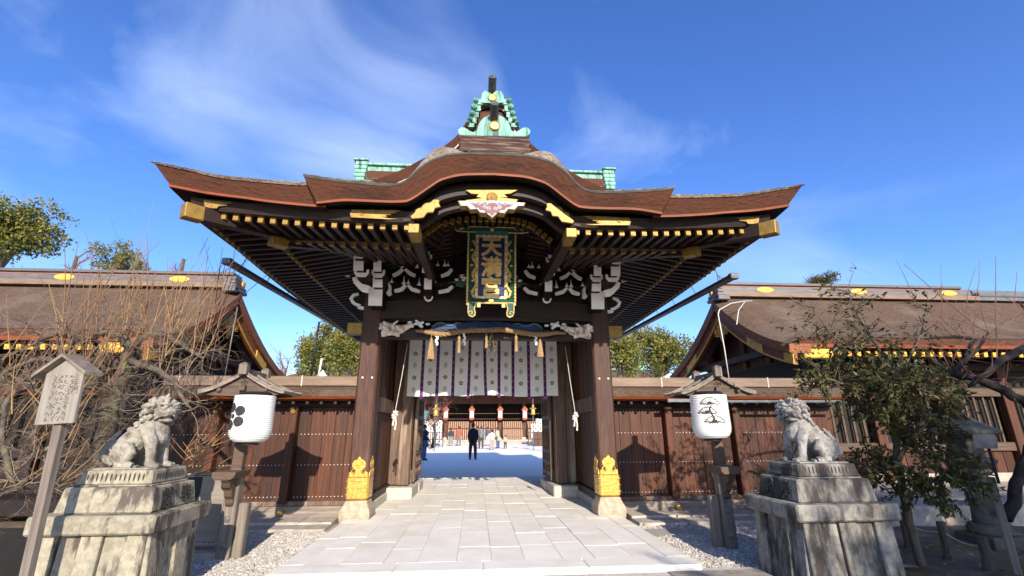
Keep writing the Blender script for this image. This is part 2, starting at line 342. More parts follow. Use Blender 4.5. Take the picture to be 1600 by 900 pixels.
while x < 2.15:
    ln = min(random.uniform(.9, 1.4), 2.16-x); ln = 2.16-x if 2.16-x-ln < .4 else ln
    slab('paving_stone', x, x+ln, 12.28, 12.56, -.12, .002, 'paver', pav); x += ln
for sx in (-1, 1):
    y = 6.24
    while y < 16.4:
        ln = random.uniform(1.2, 1.9); ln = 16.5-y if 16.5-y-ln < .7 else ln
        a, b = sorted((sx*2.16, sx*2.44)); slab('border_stone', a, b, y, y+ln, -.13, .002, 'paver', pav, bev=.012); y += ln
x = -2.44
for ln in (1.35, 1.0, 1.2, 1.33):
    slab('border_stone', x, x+ln, 5.86, 6.24, -.13, .004, 'paver', pav, bev=.014); x += ln
x = -2.16
for ln in (1.5, 1.3, 1.52): slab('border_stone', x, x+ln, 16.2, 16.5, -.13, .002, 'paver', pav); x += ln
y = 5.80
for r in range(7):                              # forecourt slabs
    hy = (.55, .7, .6, .8, .7, .8, .9)[r]; x = -2.6+random.uniform(-.3, .2)
    while x < 2.2:
        ln = random.uniform(.6, 1.1); slab('forecourt_slab', x, x+ln, y-hy, y, -.2, -.045+random.uniform(-.006, .006), 'front_paver' if x > 1.1 or r > 2 else 'granite', fore); x += ln
    y -= hy
for x0, x1, y0 in ((2.42, 3.3, 5.72), (3.3, 4.1, 5.70)): slab('kerb_stone', x0, x1, y0, y0+.2, -.2, -.05, 'granite', fore)
for x0, x1, y0, y1 in ((2.25,3.2,4.7,5.66),(3.22,4.1,4.5,5.6),(2.3,3.3,3.6,4.66)): slab('forecourt_slab', x0, x1, y0, y1, -.2, -.10, 'front_paver', fore)
# stepping course of stones at the foot of the plank walls
for sx in (-1, 1):
    st = tag(MB().bx(*sorted((sx*2.62, sx*(7.4 if sx > 0 else 6.2))), 8.56, 9.56, -.13, -.035).build('wall_footing', 'gravel_bed'), kind='structure')
    x = 2.62
    while x < (7.3 if sx > 0 else 5.6):
        ln = random.uniform(.55, .95); a, b = sorted((sx*x, sx*(x+ln)))
        slab('footing_stone', a, b, 8.95+random.uniform(-.04, .04), 9.5, -.1, .0+random.uniform(-.01, .01), 'stone_step', st)
        if x < 3.9 or random.random() < .7: slab('footing_stone', a+random.uniform(0, .1), b, 8.52+random.uniform(-.05, .05), 8.95, -.1, -.035+random.uniform(-.015, .01), 'stone_step', st, bev=.02)
        x += ln
# loose gravel: thousands of pebbles, one object per bed
def pebbles(name, n, fn, r0, r1, label):
    mb = MB(); vs = []; fs = []
    for i in range(n):
        x, y, z = fn(); r = random.uniform(r0, r1); a = random.uniform(0, 6.28); e = random.uniform(.6, 1.0); t = random.uniform(-.4, .4)
        b = len(vs); k = 5
        for lv, rr in ((-.2, .8), (.45, .85)):
            for j in range(k):
                q = a+2*pi*j/k+random.uniform(-.3, .3); vs.append((x+r*rr*cos(q), y+r*rr*e*sin(q), z+r*(lv+t*cos(q)*.5)))
        vs.append((x, y, z+r*.75))
        for j in range(k):
            fs.append((b+j, b+(j+1) % k, b+k+(j+1) % k, b+k+j)); fs.append((b+k+j, b+k+(j+1) % k, b+2*k))
    mb.v = vs; mb.f = fs; mb.m = [0]*len(fs)
    return tag(mb.build(name, 'pebble', recalc=False), label, 'gravel', kind='stuff')
def gl():
    y = random.uniform(5.7, 8.5); return random.uniform(-4.9, -2.46), y, -.082
def gr():
    while 1:
        x, y = random.uniform(2.46, 4.9), random.uniform(5.95, 8.5)
        if noise.noise((x*1.3, y*1.3, 5)) > -.25: return x, y, -.082
pebbles('gravel', 9000, gl, .011, .030, 'loose pale gravel between the path and the guardian lion with a horn')
pebbles('gravel', 6000, gr, .010, .024, 'loose grey gravel around the post of the pine tree lantern')

# ================================================================ the gate
G = thing('shrine_gate', 'great wooden shrine gate with bark roof, curved gable and gilded rafter ends', 'gate', (0, 9.3, 0))
GL = (0, 9.3, 0)
def gp(mb, name, mats, parent=None, **k):
    o = rel(mb, GL).build(name, mats, parent or G, **k); return o
def mirror(fn):
    for s_ in (-1, 1): fn(s_)
KT = interp([(0,5.36),(.45,5.35),(.72,5.30),(.86,5.24),(1.0,5.14),(1.12,5.02),(1.22,4.90),(1.34,4.82),(1.5,4.79),(2.0,4.815),(2.66,4.885)])
KB = interp([(0,5.04),(.4,5.02),(.74,4.93),(.95,4.77),(1.12,4.63),(1.24,4.56),(1.46,4.545),(2.0,4.55),(2.46,4.495)])
FT = interp([(2.4,4.80),(2.69,4.80),(3.17,4.82),(3.72,4.86),(4.27,4.97),(4.74,5.07)])
FB = interp([(2.3,4.48),(2.46,4.485),(3.13,4.535),(3.4,4.57),(3.94,4.63),(4.5,4.73)])
Y0, YR, YB = 6.05, 12.5, 18.95        # front eave, main ridge, rear eave
# karahafu front edge
def strip(mb, fa, fb, n, mi=0, rag=0):
    def f_(u, v):
        p = Vector(fa(u)).lerp(Vector(fb(u)), v)
        if rag: p.y += rag*(noise.noise((p.x*9, v*7, 2))+.8*noise.noise((p.x*30, v*16, 5)))*sin(pi*min(1, max(0, v)))
        return p
    mb.grid(f_, n, 14 if rag else 3, mi)
N_ = 72
def kx(u): return (2*u-1)
kt = lambda u, d=0: (2.66*kx(u), 5.95, KT(abs(2.66*kx(u)))+d)
kb = lambda u, d=0: (2.46*kx(u), 6.00, KB(abs(2.46*kx(u)))+d)
b = MB(); strip(b, lambda u: kb(u, .035), kt, 200, 0, .014)
for s_ in (-1, 1):                     # returns at the two ends
    e = (1+s_)/2; A, B_ = Vector(kt(e)), Vector(kb(e)); b.add([A, B_, B_+Vector((-.15*s_, .6, 0)), A+Vector((-.15*s_, .6, .2))], [(0, 1, 2, 3)])
gp(b, 'curved_eave', 'bark', smooth=False)
b = MB(); strip(b, lambda u: (kb(u)[0], 6.0-.022, kb(u)[2]), lambda u: (kb(u)[0], 5.995-.022, kb(u)[2]+.034), N_)
gp(b, 'eave_edge', 'edge_orange')
b = MB(); strip(b, lambda u: (kb(u)[0]*.995, 6.34, kb(u)[2]+.09), lambda u: (kb(u)[0], 5.996, kb(u)[2]+.001), N_); gp(b, 'eave_underside', 'wood_soffit')
b = MB(); strip(b, lambda u: (kt(u)[0], 5.944, kt(u)[2]-.004), lambda u: (kt(u)[0]*1.002, 5.93, kt(u)[2]+.022), N_); strip(b, lambda u: (kt(u)[0]*1.002, 5.93, kt(u)[2]+.022), lambda u: (kt(u)[0], 6.03, kt(u)[2]+.03), N_)
gp(b, 'roof_trim', 'copper_dark')
# weathered thatch on top of the curved gable
def ktop(u, v):
    x = 2.66*kx(u); y = 5.96+2.2*v**1.8; dy = y-5.96; r = (.07+.30*math.exp(-((abs(x)-.88)/.36)**2))*(1-math.exp(-dy/.14))+.30*dy*max(.1, 1-abs(x)/2.4)
    return (x*(1-.02*v), y, KT(abs(x))+.02+r+.02*noise.noise((x*6, y*6, 0))*(v > .01))
b = MB(); b.grid(ktop, 110, 40); gp(b, 'curved_roof', 'bark_top', smooth=True)
# straight eaves left and right of it, upturned to the corners, and the side eaves
def side(s_):
    ft = lambda u: (s_*(2.45+2.29*u), Y0-.03, FT(2.45+2.29*u)); fb = lambda u: (s_*(2.35+2.15*u), Y0+.03, FB(2.35+2.15*u)+.035)
    b = MB(); strip(b, fb, ft, 100, 0, .014)
    zt, zb = FT(4.74), FB(4.5)+.035
    def cur(y): t = min(1, abs(y-YR)/(YR-Y0)); return t**3
    sy = lambda v: Y0-.03 + (YB-Y0+.06)*v
    b.grid(lambda v, w_: Vector((s_*4.5, sy(v)+.06*(1-2*v), zb-.25*(1-cur(sy(v))))).lerp(Vector((s_*4.74, sy(v), zt-.25*(1-cur(sy(v))))), w_), 30, 3)
    gp(b, 'eave', 'bark')
    b = MB(); strip(b, lambda u: (fb(u)[0], Y0+.006, fb(u)[2]-.035), lambda u: (fb(u)[0], Y0+.004, fb(u)[2]), 30)
    b2 = MB(); strip(b2, lambda u: (fb(u)[0]*.99, Y0+.35, fb(u)[2]+.05), lambda u: (fb(u)[0], Y0+.026, fb(u)[2]-.034), 30)
    b2.grid(lambda v, w_: (s_*(4.506-.35*w_), sy(v)+.06*(1-2*v), zb-.25*(1-cur(sy(v)))-.03+.08*w_), 30, 1); gp(b2, 'eave_underside', 'wood_soffit')
    b.grid(lambda v, w_: (s_*(4.506+.03*w_), sy(v)+.06*(1-2*v), zb-.25*(1-cur(sy(v)))-.032+.04*w_), 30, 1)
    gp(b, 'eave_edge', 'edge_orange')
mirror(side)
# main roof, hip-and-gable, concave slopes
def hprof(d, D=YR-Y0, H=3.85): t = max(0, min(1, d/D)); return H*(.42*t+.58*t**1.9)
def mroof(x, y):
    d = min(y-Y0, YB-y); ds = 4.74-abs(x); c = FT(abs(x))-4.80 if abs(x) > 2.6 else 0
    lift = c*max(0, 1-d/2.5)
    z1 = 4.815+hprof(d)+lift; z2 = 4.815+hprof(ds)+.25*(max(0, 1-d/2.5))*max(0, 1-ds/1.2)**1.5
    return min(z1, z2+.02) if abs(x) > 3.62 else z1
b = MB(); nx, ny = 64, 60
xsn = sorted(set([round(-4.74+9.48*i/nx, 4) for i in range(nx+1)]+[-3.63, -3.61, 3.61, 3.63]))
W = len(xsn); b.add([(x, Y0-.03+(YB-Y0+.06)*j/ny, mroof(x, Y0-.03+(YB-Y0+.06)*j/ny)+.02*noise.noise((x*5, j*.9, 1))) for j in range(ny+1) for x in xsn],
      [(j*W+i, j*W+i+1, (j+1)*W+i+1, (j+1)*W+i) for j in range(ny) for i in range(W-1) if not (abs(xsn[i]+xsn[i+1]) < 2.5 and j*(YB-Y0)/ny < 3.2)])
gp(b, 'main_roof', 'bark_top', smooth=False)
# ragged weathered lip along the straight eaves
for s_ in (-1, 1):
    def lipf(u, v):
        x = 2.60+2.16*u; z = FT(x); n_ = noise.noise((x*14, v*3, s_))*.012+noise.noise((x*45, v*5, s_))*.010; a = v*pi*.75
        return (s_*x*(1+.003*v), Y0-.04-.025*sin(a)+.20*max(0, v-.5), z-.012+.062*sin(a*.66)*(1-.55*u**3)+n_*(v > .05))
    b = MB(); b.grid(lipf, 160, 8); gp(b, 'thatch_lip', 'bark_top', smooth=False)
    def klip(u, v):
        x = 1.28+1.40*u; z = KT(x); n_ = noise.noise((x*14, v*3, s_+9))*.010+noise.noise((x*45, v*5, s_))*.008; a = v*pi*.75
        return (s_*x, 5.955-.02*sin(a)+.2*max(0, v-.5), z+.016+.042*sin(a*.66)*min(1, u*4)+n_*(v > .05))
    b = MB(); b.grid(klip, 120, 6); gp(b, 'thatch_lip', 'bark_top', smooth=False)
# main ridge with verdigris ends
b = MB(); zr = 4.815+3.85
b.bx(-3.55, 3.55, YR-.22, YR+.22, zr-.15, zr+.12, 1); b.bx(-3.6, 3.6, YR-.17, YR+.17, zr+.12, zr+.30); b.bx(-3.66, 3.66, YR-.25, YR+.25, zr+.30, zr+.37)
ridge = gp(b, 'main_ridge', ['verdigris', 'bark_panel'], bevel=.01)
for s_ in (-1, 1):
    b = MB()
    for k in range(5): b.bx(*sorted((s_*(3.58-.02*k), s_*(3.86+.02*(k % 2)))), YR-.28, YR+.28, zr-.25+.13*k, zr-.25+.13*k+.12)
    b.bx(*sorted((s_*3.5, s_*3.92)), YR-.33, YR+.33, zr+.40, zr+.46)
    rel(b, GL).build('ridge_end', 'verdigris', ridge, bevel=.015)
# front gable (chidori-hafu)
YG_ = 7.75
gpx = [(770,150),(745,160),(735,183),(718,211),(690,233),(657,252),(634,264),(605,276),(570,287)]
gc = []
for px, py in gpx: p = PY(px, py, YG_); gc.append((abs(p.x-.03), p.z))
gc[0] = (0, gc[1][1]+.08); gc[1] = (.30, gc[1][1]); GC = interp(gc); gw = gc[-1][0]
b = MB(); b.grid(lambda u, v: (gw*kx(u), YG_+3.9*v, GC(gw*abs(kx(u)))+.35*v), 60, 10)
gp(b, 'gable_roof', 'bark_roof')
b = MB(); strip(b, lambda u: (gw*kx(u)*.93, YG_+.05, GC(gw*abs(kx(u)))-.15), lambda u: (gw*kx(u), YG_-.01, GC(gw*abs(kx(u)))+.004), 60); gp(b, 'gable_eave', 'bark')
b = MB()
for s_ in (-1, 1): b.tube([(s_*gw*(i/30)*.93, YG_+.03, GC(gw*i/30)-.16) for i in range(3, 31)], .016, 5)
gp(b, 'gable_trim', 'trim_pale')
b = MB(); b.add([(gw*.92*kx(i/40), YG_+.10, GC(gw*abs(kx(i/40)))-.14) for i in range(41)]+[(gw*.92, YG_+.1, 5.0), (-gw*.92, YG_+.1, 5.0)], [tuple(range(43))])
gp(b, 'gable_panel', 'bark_panel')
# layered ridge block of the curved gable and the two verdigris finials
b = MB()
for k in range(9):
    t = k/9; yk = 5.985+.05*k; a = PY(718+1.5*sin(k*2.1), 242-29*t, yk); c = PY(828-1.5*sin(k*1.7), 242-29*t, yk); d = PY(770, 242-29*(t+1/9), yk)
    sh = .12*(1-t) if k < 2 else 0
    b.bx(a.x+sh, c.x-sh, a.y, a.y+1.2, a.z, d.z+.012)
gp(b, 'ridge_block', 'layered_bark', bevel=.008)
def finial(name, pts, y, th, cy_px, disc_px, dr, tubes):
    b = MB(); poly = [(PY(px, py, y).x, PY(px, py, y).z) for px, py in pts]; b.prism(poly, 'y', y, y+th)
    o = gp(b, name, 'verdigris', bevel=.012)
    c = PY(*disc_px, y); b = MB(); T = Matrix.Translation((c.x, y, c.z)) @ Matrix.Rotation(pi/2, 4, 'X')
    b.lathe([(dr, -.02), (dr, .025), (dr*.8, .035), (dr*.72, .02), (dr*.35, .02), (dr*.3, .04), (0.001, .045)], 20, T=T)
    rel(b, GL).build('crest_disc', 'gold', o, smooth=False)
    t0 = PY(*tubes, y); b = MB(); b.tube([(t0.x, y+.35, t0.z-.06), (t0.x, y-.05, t0.z+.03), (t0.x, y-.24, t0.z+.12)], .078 if y > 7 else .068, 16)
    rel(b, GL).build('ridge_tube', 'copper_dark', o, smooth=False)
    return o
def sym(l, c=770): return l + [(2*c-x, y) for x, y in reversed(l) if x != c]
low = finial('finial', sym([(772,178),(764,179),(756,183),(750,189),(747,196),(745,203),(739,206),(733,203),(727,199),(720,198),(715,203),(716,209),(722,213),(772,213)], 772), 6.50, .14, 0, (773,197), .088, (772,186))
hi = finial('finial', sym([(770,141),(757,142),(753,147),(751,160),(770,161)], 769.5), 7.68, .14, 0, (769,153), .085, (769,141))
for s_ in (-1, 1):                        # scrolls beside the upper finial
    b = MB()
    for px, py, r in ((744,158,5.5),(741,168,6.5),(738,178,6),(735,187,5),(731,193,4)):
        p = PY(769.5+s_*(769.5-px)*1.0, py, 7.70); rr = r*7.7/724/1.15
        b.lathe([(rr, -.05), (rr, .05), (rr*.8, .07), (rr*.5, .05), (rr*.25, .075), (.001, .08)], 14, c=p, T=Matrix.Rotation(pi/2, 4, 'X'))
        q = PY(769.5+s_*(769.5-px-5), py+3, 7.74); b.bx(q.x-.06, q.x+.06, 7.70, 7.80, q.z-.06, q.z+.06)
    rel(b, GL).build('scroll', 'verdigris', hi)
b = MB(); t0 = PY(769, 124, 7.4); b.tube([(t0.x, 7.45, t0.z), (t0.x, 7.42, t0.z+.14)], .008, 5); rel(b, GL).build('spike', 'copper_dark', hi)

# ---- under the eaves: boards, rafters with gilded ends
def soffit(s_):
    b = MB()
    b.grid(lambda u, v: (s_*(1.2+3.1*u), 6.22+2.2*v, (FB(2.4+2*u)-.01)+.10*v-.02), 10, 4)
    b.grid(lambda u, v: (s_*(4.3-2.1*v), 6.4+12*u, 4.60+.10*v-.02), 10, 4)
    b.grid(lambda u, v: (s_*(1.2+2.4*u), 6.98+2.6*v, 4.47+.45*v), 10, 4)
    b.grid(lambda u, v: (s_*(3.55-1.6*v), 7.0+11*u, 4.49+.35*v), 10, 4)
    gp(b, 'soffit', 'wood_soffit')
mirror(soffit)
b = MB(); b.grid(lambda u, v: (1.22*kx(u), 6.25+3.2*v, KB(abs(1.2*kx(u)))+.02+.30*v), 40, 4); gp(b, 'arch_soffit', 'wood_soffit')
def rz1(x): return 4.335+.11*max(0, (abs(x)-1.9)/2.2)**1.6
def rz2(x): return 4.315+.06*max(0, (abs(x)-1.4)/1.8)**1.5
RW, RH = .068, .085
def rafter_mesh(name, L_, slope):
    b = MB(); b.hull([(-RW/2, .012, -RH/2), (RW/2, .012, -RH/2), (RW/2, .012, RH/2), (-RW/2, .012, RH/2)], [(-RW/2, L_, -RH/2+slope*L_), (RW/2, L_, -RH/2+slope*L_), (RW/2, L_, RH/2+slope*L_), (-RW/2, L_, RH/2+slope*L_)])
    o = b.build(name, 'wood_beam_y'); c = MB(); c.bx(-RW/2-.004, RW/2+.004, 0, .055, -RH/2-.003, RH/2+.006)
    p = c.build('rafter_cap', 'gold_worn', bevel=.003); ms = (o.data, p.data); bpy.data.objects.remove(o); bpy.data.objects.remove(p); return ms
RM1 = rafter_mesh('rafter', 2.0, .10); RM2 = rafter_mesh('rafter', 2.7, .19); RMA = rafter_mesh('rafter', 2.6, .30)
def rafter(ms, loc, rz=0, ry=0):
    o = link('rafter', ms[0], G); o.location = Vector(loc)-Vector(GL); o.rotation_euler = (0, ry, rz)
    c = link('rafter_cap', ms[1], o); return o
for s_ in (-1, 1):
    for i in range(17): x = s_*(1.26+.173*i); rafter(RM1, (x, 6.32, rz1(x)))
    for i in range(12): x = s_*(1.33+.173*i); rafter(RM2, (x, 7.02, rz2(x)))
    for i in range(48): rafter(RM1, (s_*4.20, 6.55+.19*i, 4.36+.10*max(0, 1-i/10)**2), s_*pi/2)
    for i in range(43): rafter(RM2, (s_*3.42, 7.35+.19*i, 4.34+.04*max(0, 1-i/10)**2), s_*pi/2)
al = [0]; pts = []; x = -1.1
while x < 1.1:
    sl_ = (KB(abs(x+.01))-KB(abs(x-.01)))/.02 if x*(x) > 0 else 0
    pts.append((x, atan2(sl_*(1 if x > 0 else -1), 1)*(1))); x += .115*cos(pts[-1][1])
for x, a in pts:
    nx_, nz_ = sin(a), -cos(a)
    rafter(RMA, (x+nx_*.10, 6.50, KB(abs(x))+nz_*.10), 0, -a); rafter(RMA, (x*.97+nx_*.13, 7.15, KB(abs(x))+nz_*.13), 0, -a)
# eave boards, hip rafters, big gilded brackets ends
b = MB()
for s_ in (-1, 1):
    for k in range(12):
        x0, x1 = 1.15+.26*k, 1.15+.26*(k+1)
        q = lambda x, y, z: (s_*x, y, z)
        b.hull([q(x0, 6.26, rz1(x0)+.045), q(x1, 6.26, rz1(x1)+.045), q(x1, 6.36, rz1(x1)+.045), q(x0, 6.36, rz1(x0)+.045)], [q(x0, 6.20, rz1(x0)+.19), q(x1, 6.20, rz1(x1)+.19), q(x1, 6.36, rz1(x1)+.19), q(x0, 6.36, rz1(x0)+.19)])
    b.bx(*sorted((s_*1.15, s_*3.45)), 7.0, 7.12, 4.365, 4.45)
    b.bx(*sorted((s_*4.16, s_*4.30)), 6.3, 18, 4.42, 4.56); b.bx(*sorted((s_*3.40, s_*3.50)), 7.1, 17.5, 4.39, 4.47)
gp(b, 'eave_board', 'wood_beam')
for s_ in (-1, 1):
    a = Vector((s_*4.22, 6.02, 4.36)); d = Vector((-s_*.62, .78, .06)).normalized()
    b = MB(); b.bar(a+d*.05, a+d*4.0+Vector((0, 0, .2)), .16, .20); h = gp(b, 'hip_rafter', 'wood_beam_y')
    b = MB(); b.bar(a, a+d*.24, .172, .212); rel(b, GL).build('hip_cap', 'gold_worn', h, bevel=.01)
    a2 = Vector((s_*3.42, 6.88, 4.30)); b = MB(); b.bar(a2, a2+d*.26, .15, .15); rel(b, GL).build('hip_cap', 'gold_worn', h, bevel=.01)
    b = MB(); b.bar(a2+d*.03, a2+d*3+Vector((0, 0, .55)), .13, .16); rel(b, GL).build('lower_hip', 'wood_beam_y', h)
    # big square gilded beam ends beside the arch
    c = Vector((s_*1.12, 6.05, 4.22)); b = MB(); b.bx(c.x-.075, c.x+.075, 6.05, 6.42, 4.13, 4.27); be = gp(b, 'beam_end', 'gold_worn', bevel=.008)
    b = MB(); b.bar((s_*1.12, 6.38, 4.21), (s_*1.12, 9.6, 4.42), .13, .16); rel(b, GL).build('arch_beam', 'wood_beam_y', be)
    # gilded flat plates
    def plate(name, pl, y, th=.012):
        b = MB(); poly = [(s_*q[0], q[1]) for q in pl]; b.prism(poly, 'y', y-th, y); o = gp(b, name, 'gold_worn'); return o
    X0, X1 = 1.28, 2.03
    pl = [(X1, 4.40), (X1+.02, 4.46), (X1, 4.52), (1.45, 4.53), (1.32, 4.525), (1.42, 4.50), (1.40, 4.485), (1.50, 4.475), (1.47, 4.455), (1.57, 4.45), (1.52, 4.43), (1.60, 4.42), (1.52, 4.40), (1.36, 4.395), (1.5, 4.385)]
    o = plate('gilded_plate', pl, 6.19)
    b = MB(); cc = Vector((s_*1.88, 6.175, 4.462)); b.tube([cc+Vector((.045*(1-t/14)*cos(t*.9), -.004, .045*(1-t/14)*sin(t*.9))) for t in range(13)], .006, 5); rel(b, GL).build('scroll_relief', 'gold_worn', o)
    plate('gilded_plate', [(4.10, 4.63), (3.80, 4.61), (3.70, 4.585), (3.78, 4.565), (3.76, 4.54), (3.87, 4.53), (3.9, 4.49), (4.06, 4.50)], 6.22)
# arched bargeboard under the curved eave
def arch_board(y0, y1, dz0, dz1, name, m_, hw):
    b = MB(); b.grid(lambda u, v: (hw*kx(u), y0, KB(abs(hw*kx(u)))-dz0-(dz1-dz0)*v), 50, 1); b.grid(lambda u, v: (hw*kx(u), y0+(y1-y0)*v, KB(abs(hw*kx(u)))-dz1), 50, 1)
    return gp(b, name, m_)
arch_board(6.24, 6.36, .02, .17, 'bargeboard', 'wood_beam', 1.3)
arch_board(6.42, 6.55, .15, .29, 'bargeboard', 'wood_beam', 1.2)
for s_ in (-1, 1):                          # gilded leaf mounts on the arch flanks
    pts_ = [(644,343),(641,339),(648,333),(650,326),(658,325),(662,318),(672,317),(678,312),(687,313),(686,319),(689,324),(680,326),(677,333),(668,333),(662,341),(652,342)]
    b = MB(); b.prism([(s_*abs(PY(x_, y_, 6.22).x), PY(x_, y_, 6.22).z) for x_, y_ in pts_], 'y', 6.20, 6.235); gp(b, 'gilded_mount', 'gold_worn', bevel=.008)
cp = [(729,297),(812,297),(800,303),(790,304),(796,309),(786,309),(812,312),(806,320),(770,323),(734,320),(729,313),(755,310),(746,308),(750,304),(738,303)]
b = MB(); b.prism([(PY(x_, y_, 6.2).x-.02, PY(x_, y_, 6.2).z) for x_, y_ in cp], 'y', 6.19, 6.22); o = gp(b, 'gilded_plate', 'gold_worn', bevel=.005)
c = PY(771, 309, 6.18); b = MB(); b.lathe([(.085, -.01), (.085, .02), (.065, .03), (.03, .02), (.001, .03)], 18, c=(c.x-.02, 6.19, c.z), T=Matrix.Rotation(pi/2, 4, 'X')); rel(b, GL).build('crest_disc', 'gold_worn', o)
# hanging pendant (gegyo): white cloud over gilded side
pg = [(718,314),(735,314),(752,315),(770,313),(788,315),(806,316),(823,317),(820,322),(812,322),(806,328),(797,327),(790,334),(780,333),(771,341),(762,334),(752,333),(747,327),(737,328),(731,322),(722,322)]
PG = [(PY(x_, y_, 6.10).x-.02, PY(x_, y_, 6.10).z) for x_, y_ in pg]
b = MB(); b.prism(PG, 'y', 6.10, 6.22, 0); pen = gp(b, 'pendant', 'gold_worn')
cx_ = sum(p[0] for p in PG)/len(PG); cz_ = sum(p[1] for p in PG)/len(PG)
b = MB(); b.prism([(cx_+(p[0]-cx_)*.97, cz_+(p[1]-cz_)*.94) for p in PG], 'y', 6.085, 6.099); rel(b, GL).build('pendant_face', 'pendant_white', pen)
b = MB(); b.prism([(cx_+(p[0]-cx_)*.55, cz_-.02+(p[1]-cz_)*.72) for p in PG], 'y', 6.075, 6.084); rel(b, GL).build('pendant_heart', 'pink_paint', pen)
b = MB()
for s_ in (-1, 1):
    for k, (dx, dz, r) in enumerate(((.10, .035, .04), (.19, .04, .035), (.05, -.04, .035), (.27, .045, .03), (.11, -.02, .03))):
        b.tube([(cx_+s_*(dx+r*(1-t/16)*cos(t*.8)), 6.072, cz_+dz+r*(1-t/16)*sin(t*.8)) for t in range(14)], .007, 5)
rel(b, GL).build('scroll_relief', 'pendant_white', pen)
# ---- pillars
for s_ in (-1, 1):
    for y, m_ in ((9.3, 'wood_pillar'), (15.6, 'wood_pillar')):
        b = MB(); h = .185; b.bx(-h, h, -h, h, 0, 4.0); o = b.build('pillar', m_, G, bevel=.035); o.location = (s_*2.29, y-9.3, .30)
        b = MB()
        b.lathe([(.33, -.1), (.36, .05), (.35, .14), (.27, .26), (.265, .30)], 4, sq=.5); st_ = b.build('base_stone', 'pillar_stone', G, bevel=.03, seg=2); st_.location = (s_*2.29, y-9.3, 0)
        st_.scale = (1.05, 1.05, 1)
    # gilded shoe of the front pillar
    b = MB(); q = .198
    b.bx(s_*2.29-q, s_*2.29+q, 9.3-q, 9.3+q, .31, .70)
    sh = gp(b, 'gilded_shoe', 'gold', bevel=.03)
    crest = [(-.17,.70),(-.165,.78),(-.12,.80),(-.07,.76),(-.06,.82),(-.115,.86),(-.125,.93),(-.09,.98),(-.04,1.0),(0,1.055)]
    crest = crest+[(-x_, z_) for x_, z_ in reversed(crest[:-1])]
    for ax, sg in (('y', -1), ('x', -s_)):
        b = MB()
        if ax == 'y': b.prism([(s_*2.29+x_, z_-.01) for x_, z_ in crest], 'y', 9.3-q-.001, 9.3-q+.02)
        else: b.prism([(9.3+x_, z_-.01) for x_, z_ in crest], 'x', s_*2.29+sg*(q+.001), s_*2.29+sg*(q-.02))
        for z_, r_ in ((.93, .055), (.785, .04)):
            for dx in ((0,) if r_ > .05 else (-.085, .085)):
                c = (s_*2.29+dx, 9.3-q-.004, z_) if ax == 'y' else (s_*2.29+sg*(q+.004), 9.3+dx, z_)
                T = Matrix.Rotation(pi/2, 4, 'X') if ax == 'y' else Matrix.Rotation(pi/2, 4, 'Y')
                R_ = MB(); ring = [Vector(c)+(T @ Vector((r_*cos(a*pi/6), r_*sin(a*pi/6), 0))) for a in range(13)]; b.tube(ring, .009, 5)
        rel(b, GL).build('shoe_crest', 'gold', sh, bevel=.006)
    for k in range(3):                         # embossed bands
        b = MB(); z_ = .40+.11*k; b.tube([(s_*2.29-q-.004, 9.3-q-.004, z_), (s_*2.29+q+.004, 9.3-q-.004, z_), ], .006, 5); b.tube([(s_*2.29-s_*(q+.004), 9.3-q, z_), (s_*2.29-s_*(q+.004), 9.3+q, z_)], .006, 5); rel(b, GL).build('band', 'gold', sh)
    for dx in (-.08, .10): gp(MB().ball((s_*2.29+dx, 9.3-.187, 2.45), (.018, .01, .018)), 'nail_head', 'white_paint')
    # nosing of the tie beam: gilded plate on the outer side of the pillar
    b = MB(); b.bar((s_*2.46, 9.3, 3.42), (s_*2.78, 9.3, 3.42), .16, .24); ns = gp(b, 'tie_nosing', 'gold_worn', bevel=.01)
    # door pillars, side walls, leaves
    b = MB(); b.bx(-.24, .24, -.2, .2, 0, 3.6); o = b.build('door_pillar', 'plank_grey', G, bevel=.02); o.location = (s_*2.0, 12.05-9.3, .26)
    b = MB(); b.bx(-.13, .13, -.02, .02, 0, 3.4); o = b.build('door_jamb', 'plank_grey', G, bevel=.01); o.location = (s_*1.88, 11.82-9.3, .26)
    for k, (x0, x1, y0, y1) in enumerate(((1.62, 2.5, 11.5, 12.75), (1.60, 2.42, 12.77, 13.7))):
        b = MB(); a_, c_ = sorted((s_*x0, s_*x1)); b.bx(a_, c_, y0, y1, -.02, .24 if k == 0 else .22); gp(b, 'threshold_stone', 'granite', bevel=.025)
    b = MB(); b.bx(*sorted((s_*2.16, s_*2.40)), 9.5, 11.48, -.02, .16); gp(b, 'sill_stone', 'granite', bevel=.02)
    gp(MB().bx(*sorted((s_*2.25, s_*2.31)), 12.2, 15.45, .15, 3.7), 'rear_side_wall', 'plank_red')
    for k in range(12):
        b = MB(); b.bx(-.02, .02, -.106, .106, 0, 1.55); o = b.build('side_plank', 'plank_red', G, bevel=.006); o.location = (s_*(2.27+.004*(k % 2)), 9.6-9.3+.215*k, .30)
        b = MB(); b.bx(-.02, .02, -.106, .106, 0, 1.50); o = b.build('side_plank', 'plank_red', G, bevel=.006); o.location = (s_*(2.27+.004*(k % 2)), 9.6-9.3+.215*k, 2.15)
    for z_, h_ in ((.16, .14), (1.86, .30), (3.62, .2)):
        b = MB(); b.bx(*sorted((s_*2.19, s_*2.34)), 9.49, 11.85, z_, z_+h_); gp(b, 'side_rail', 'plank_grey' if h_ > .25 else 'wood_beam_y', bevel=.01)
    # open lattice door leaf, folded back
    lf = MB(); dx = s_*1.70
    for y in (12.3, 13.62): lf.bx(dx-.035, dx+.035, y-.06, y+.06, .28, 3.4)
    leaf = gp(lf, 'door_leaf', 'plank_grey', bevel=.008)
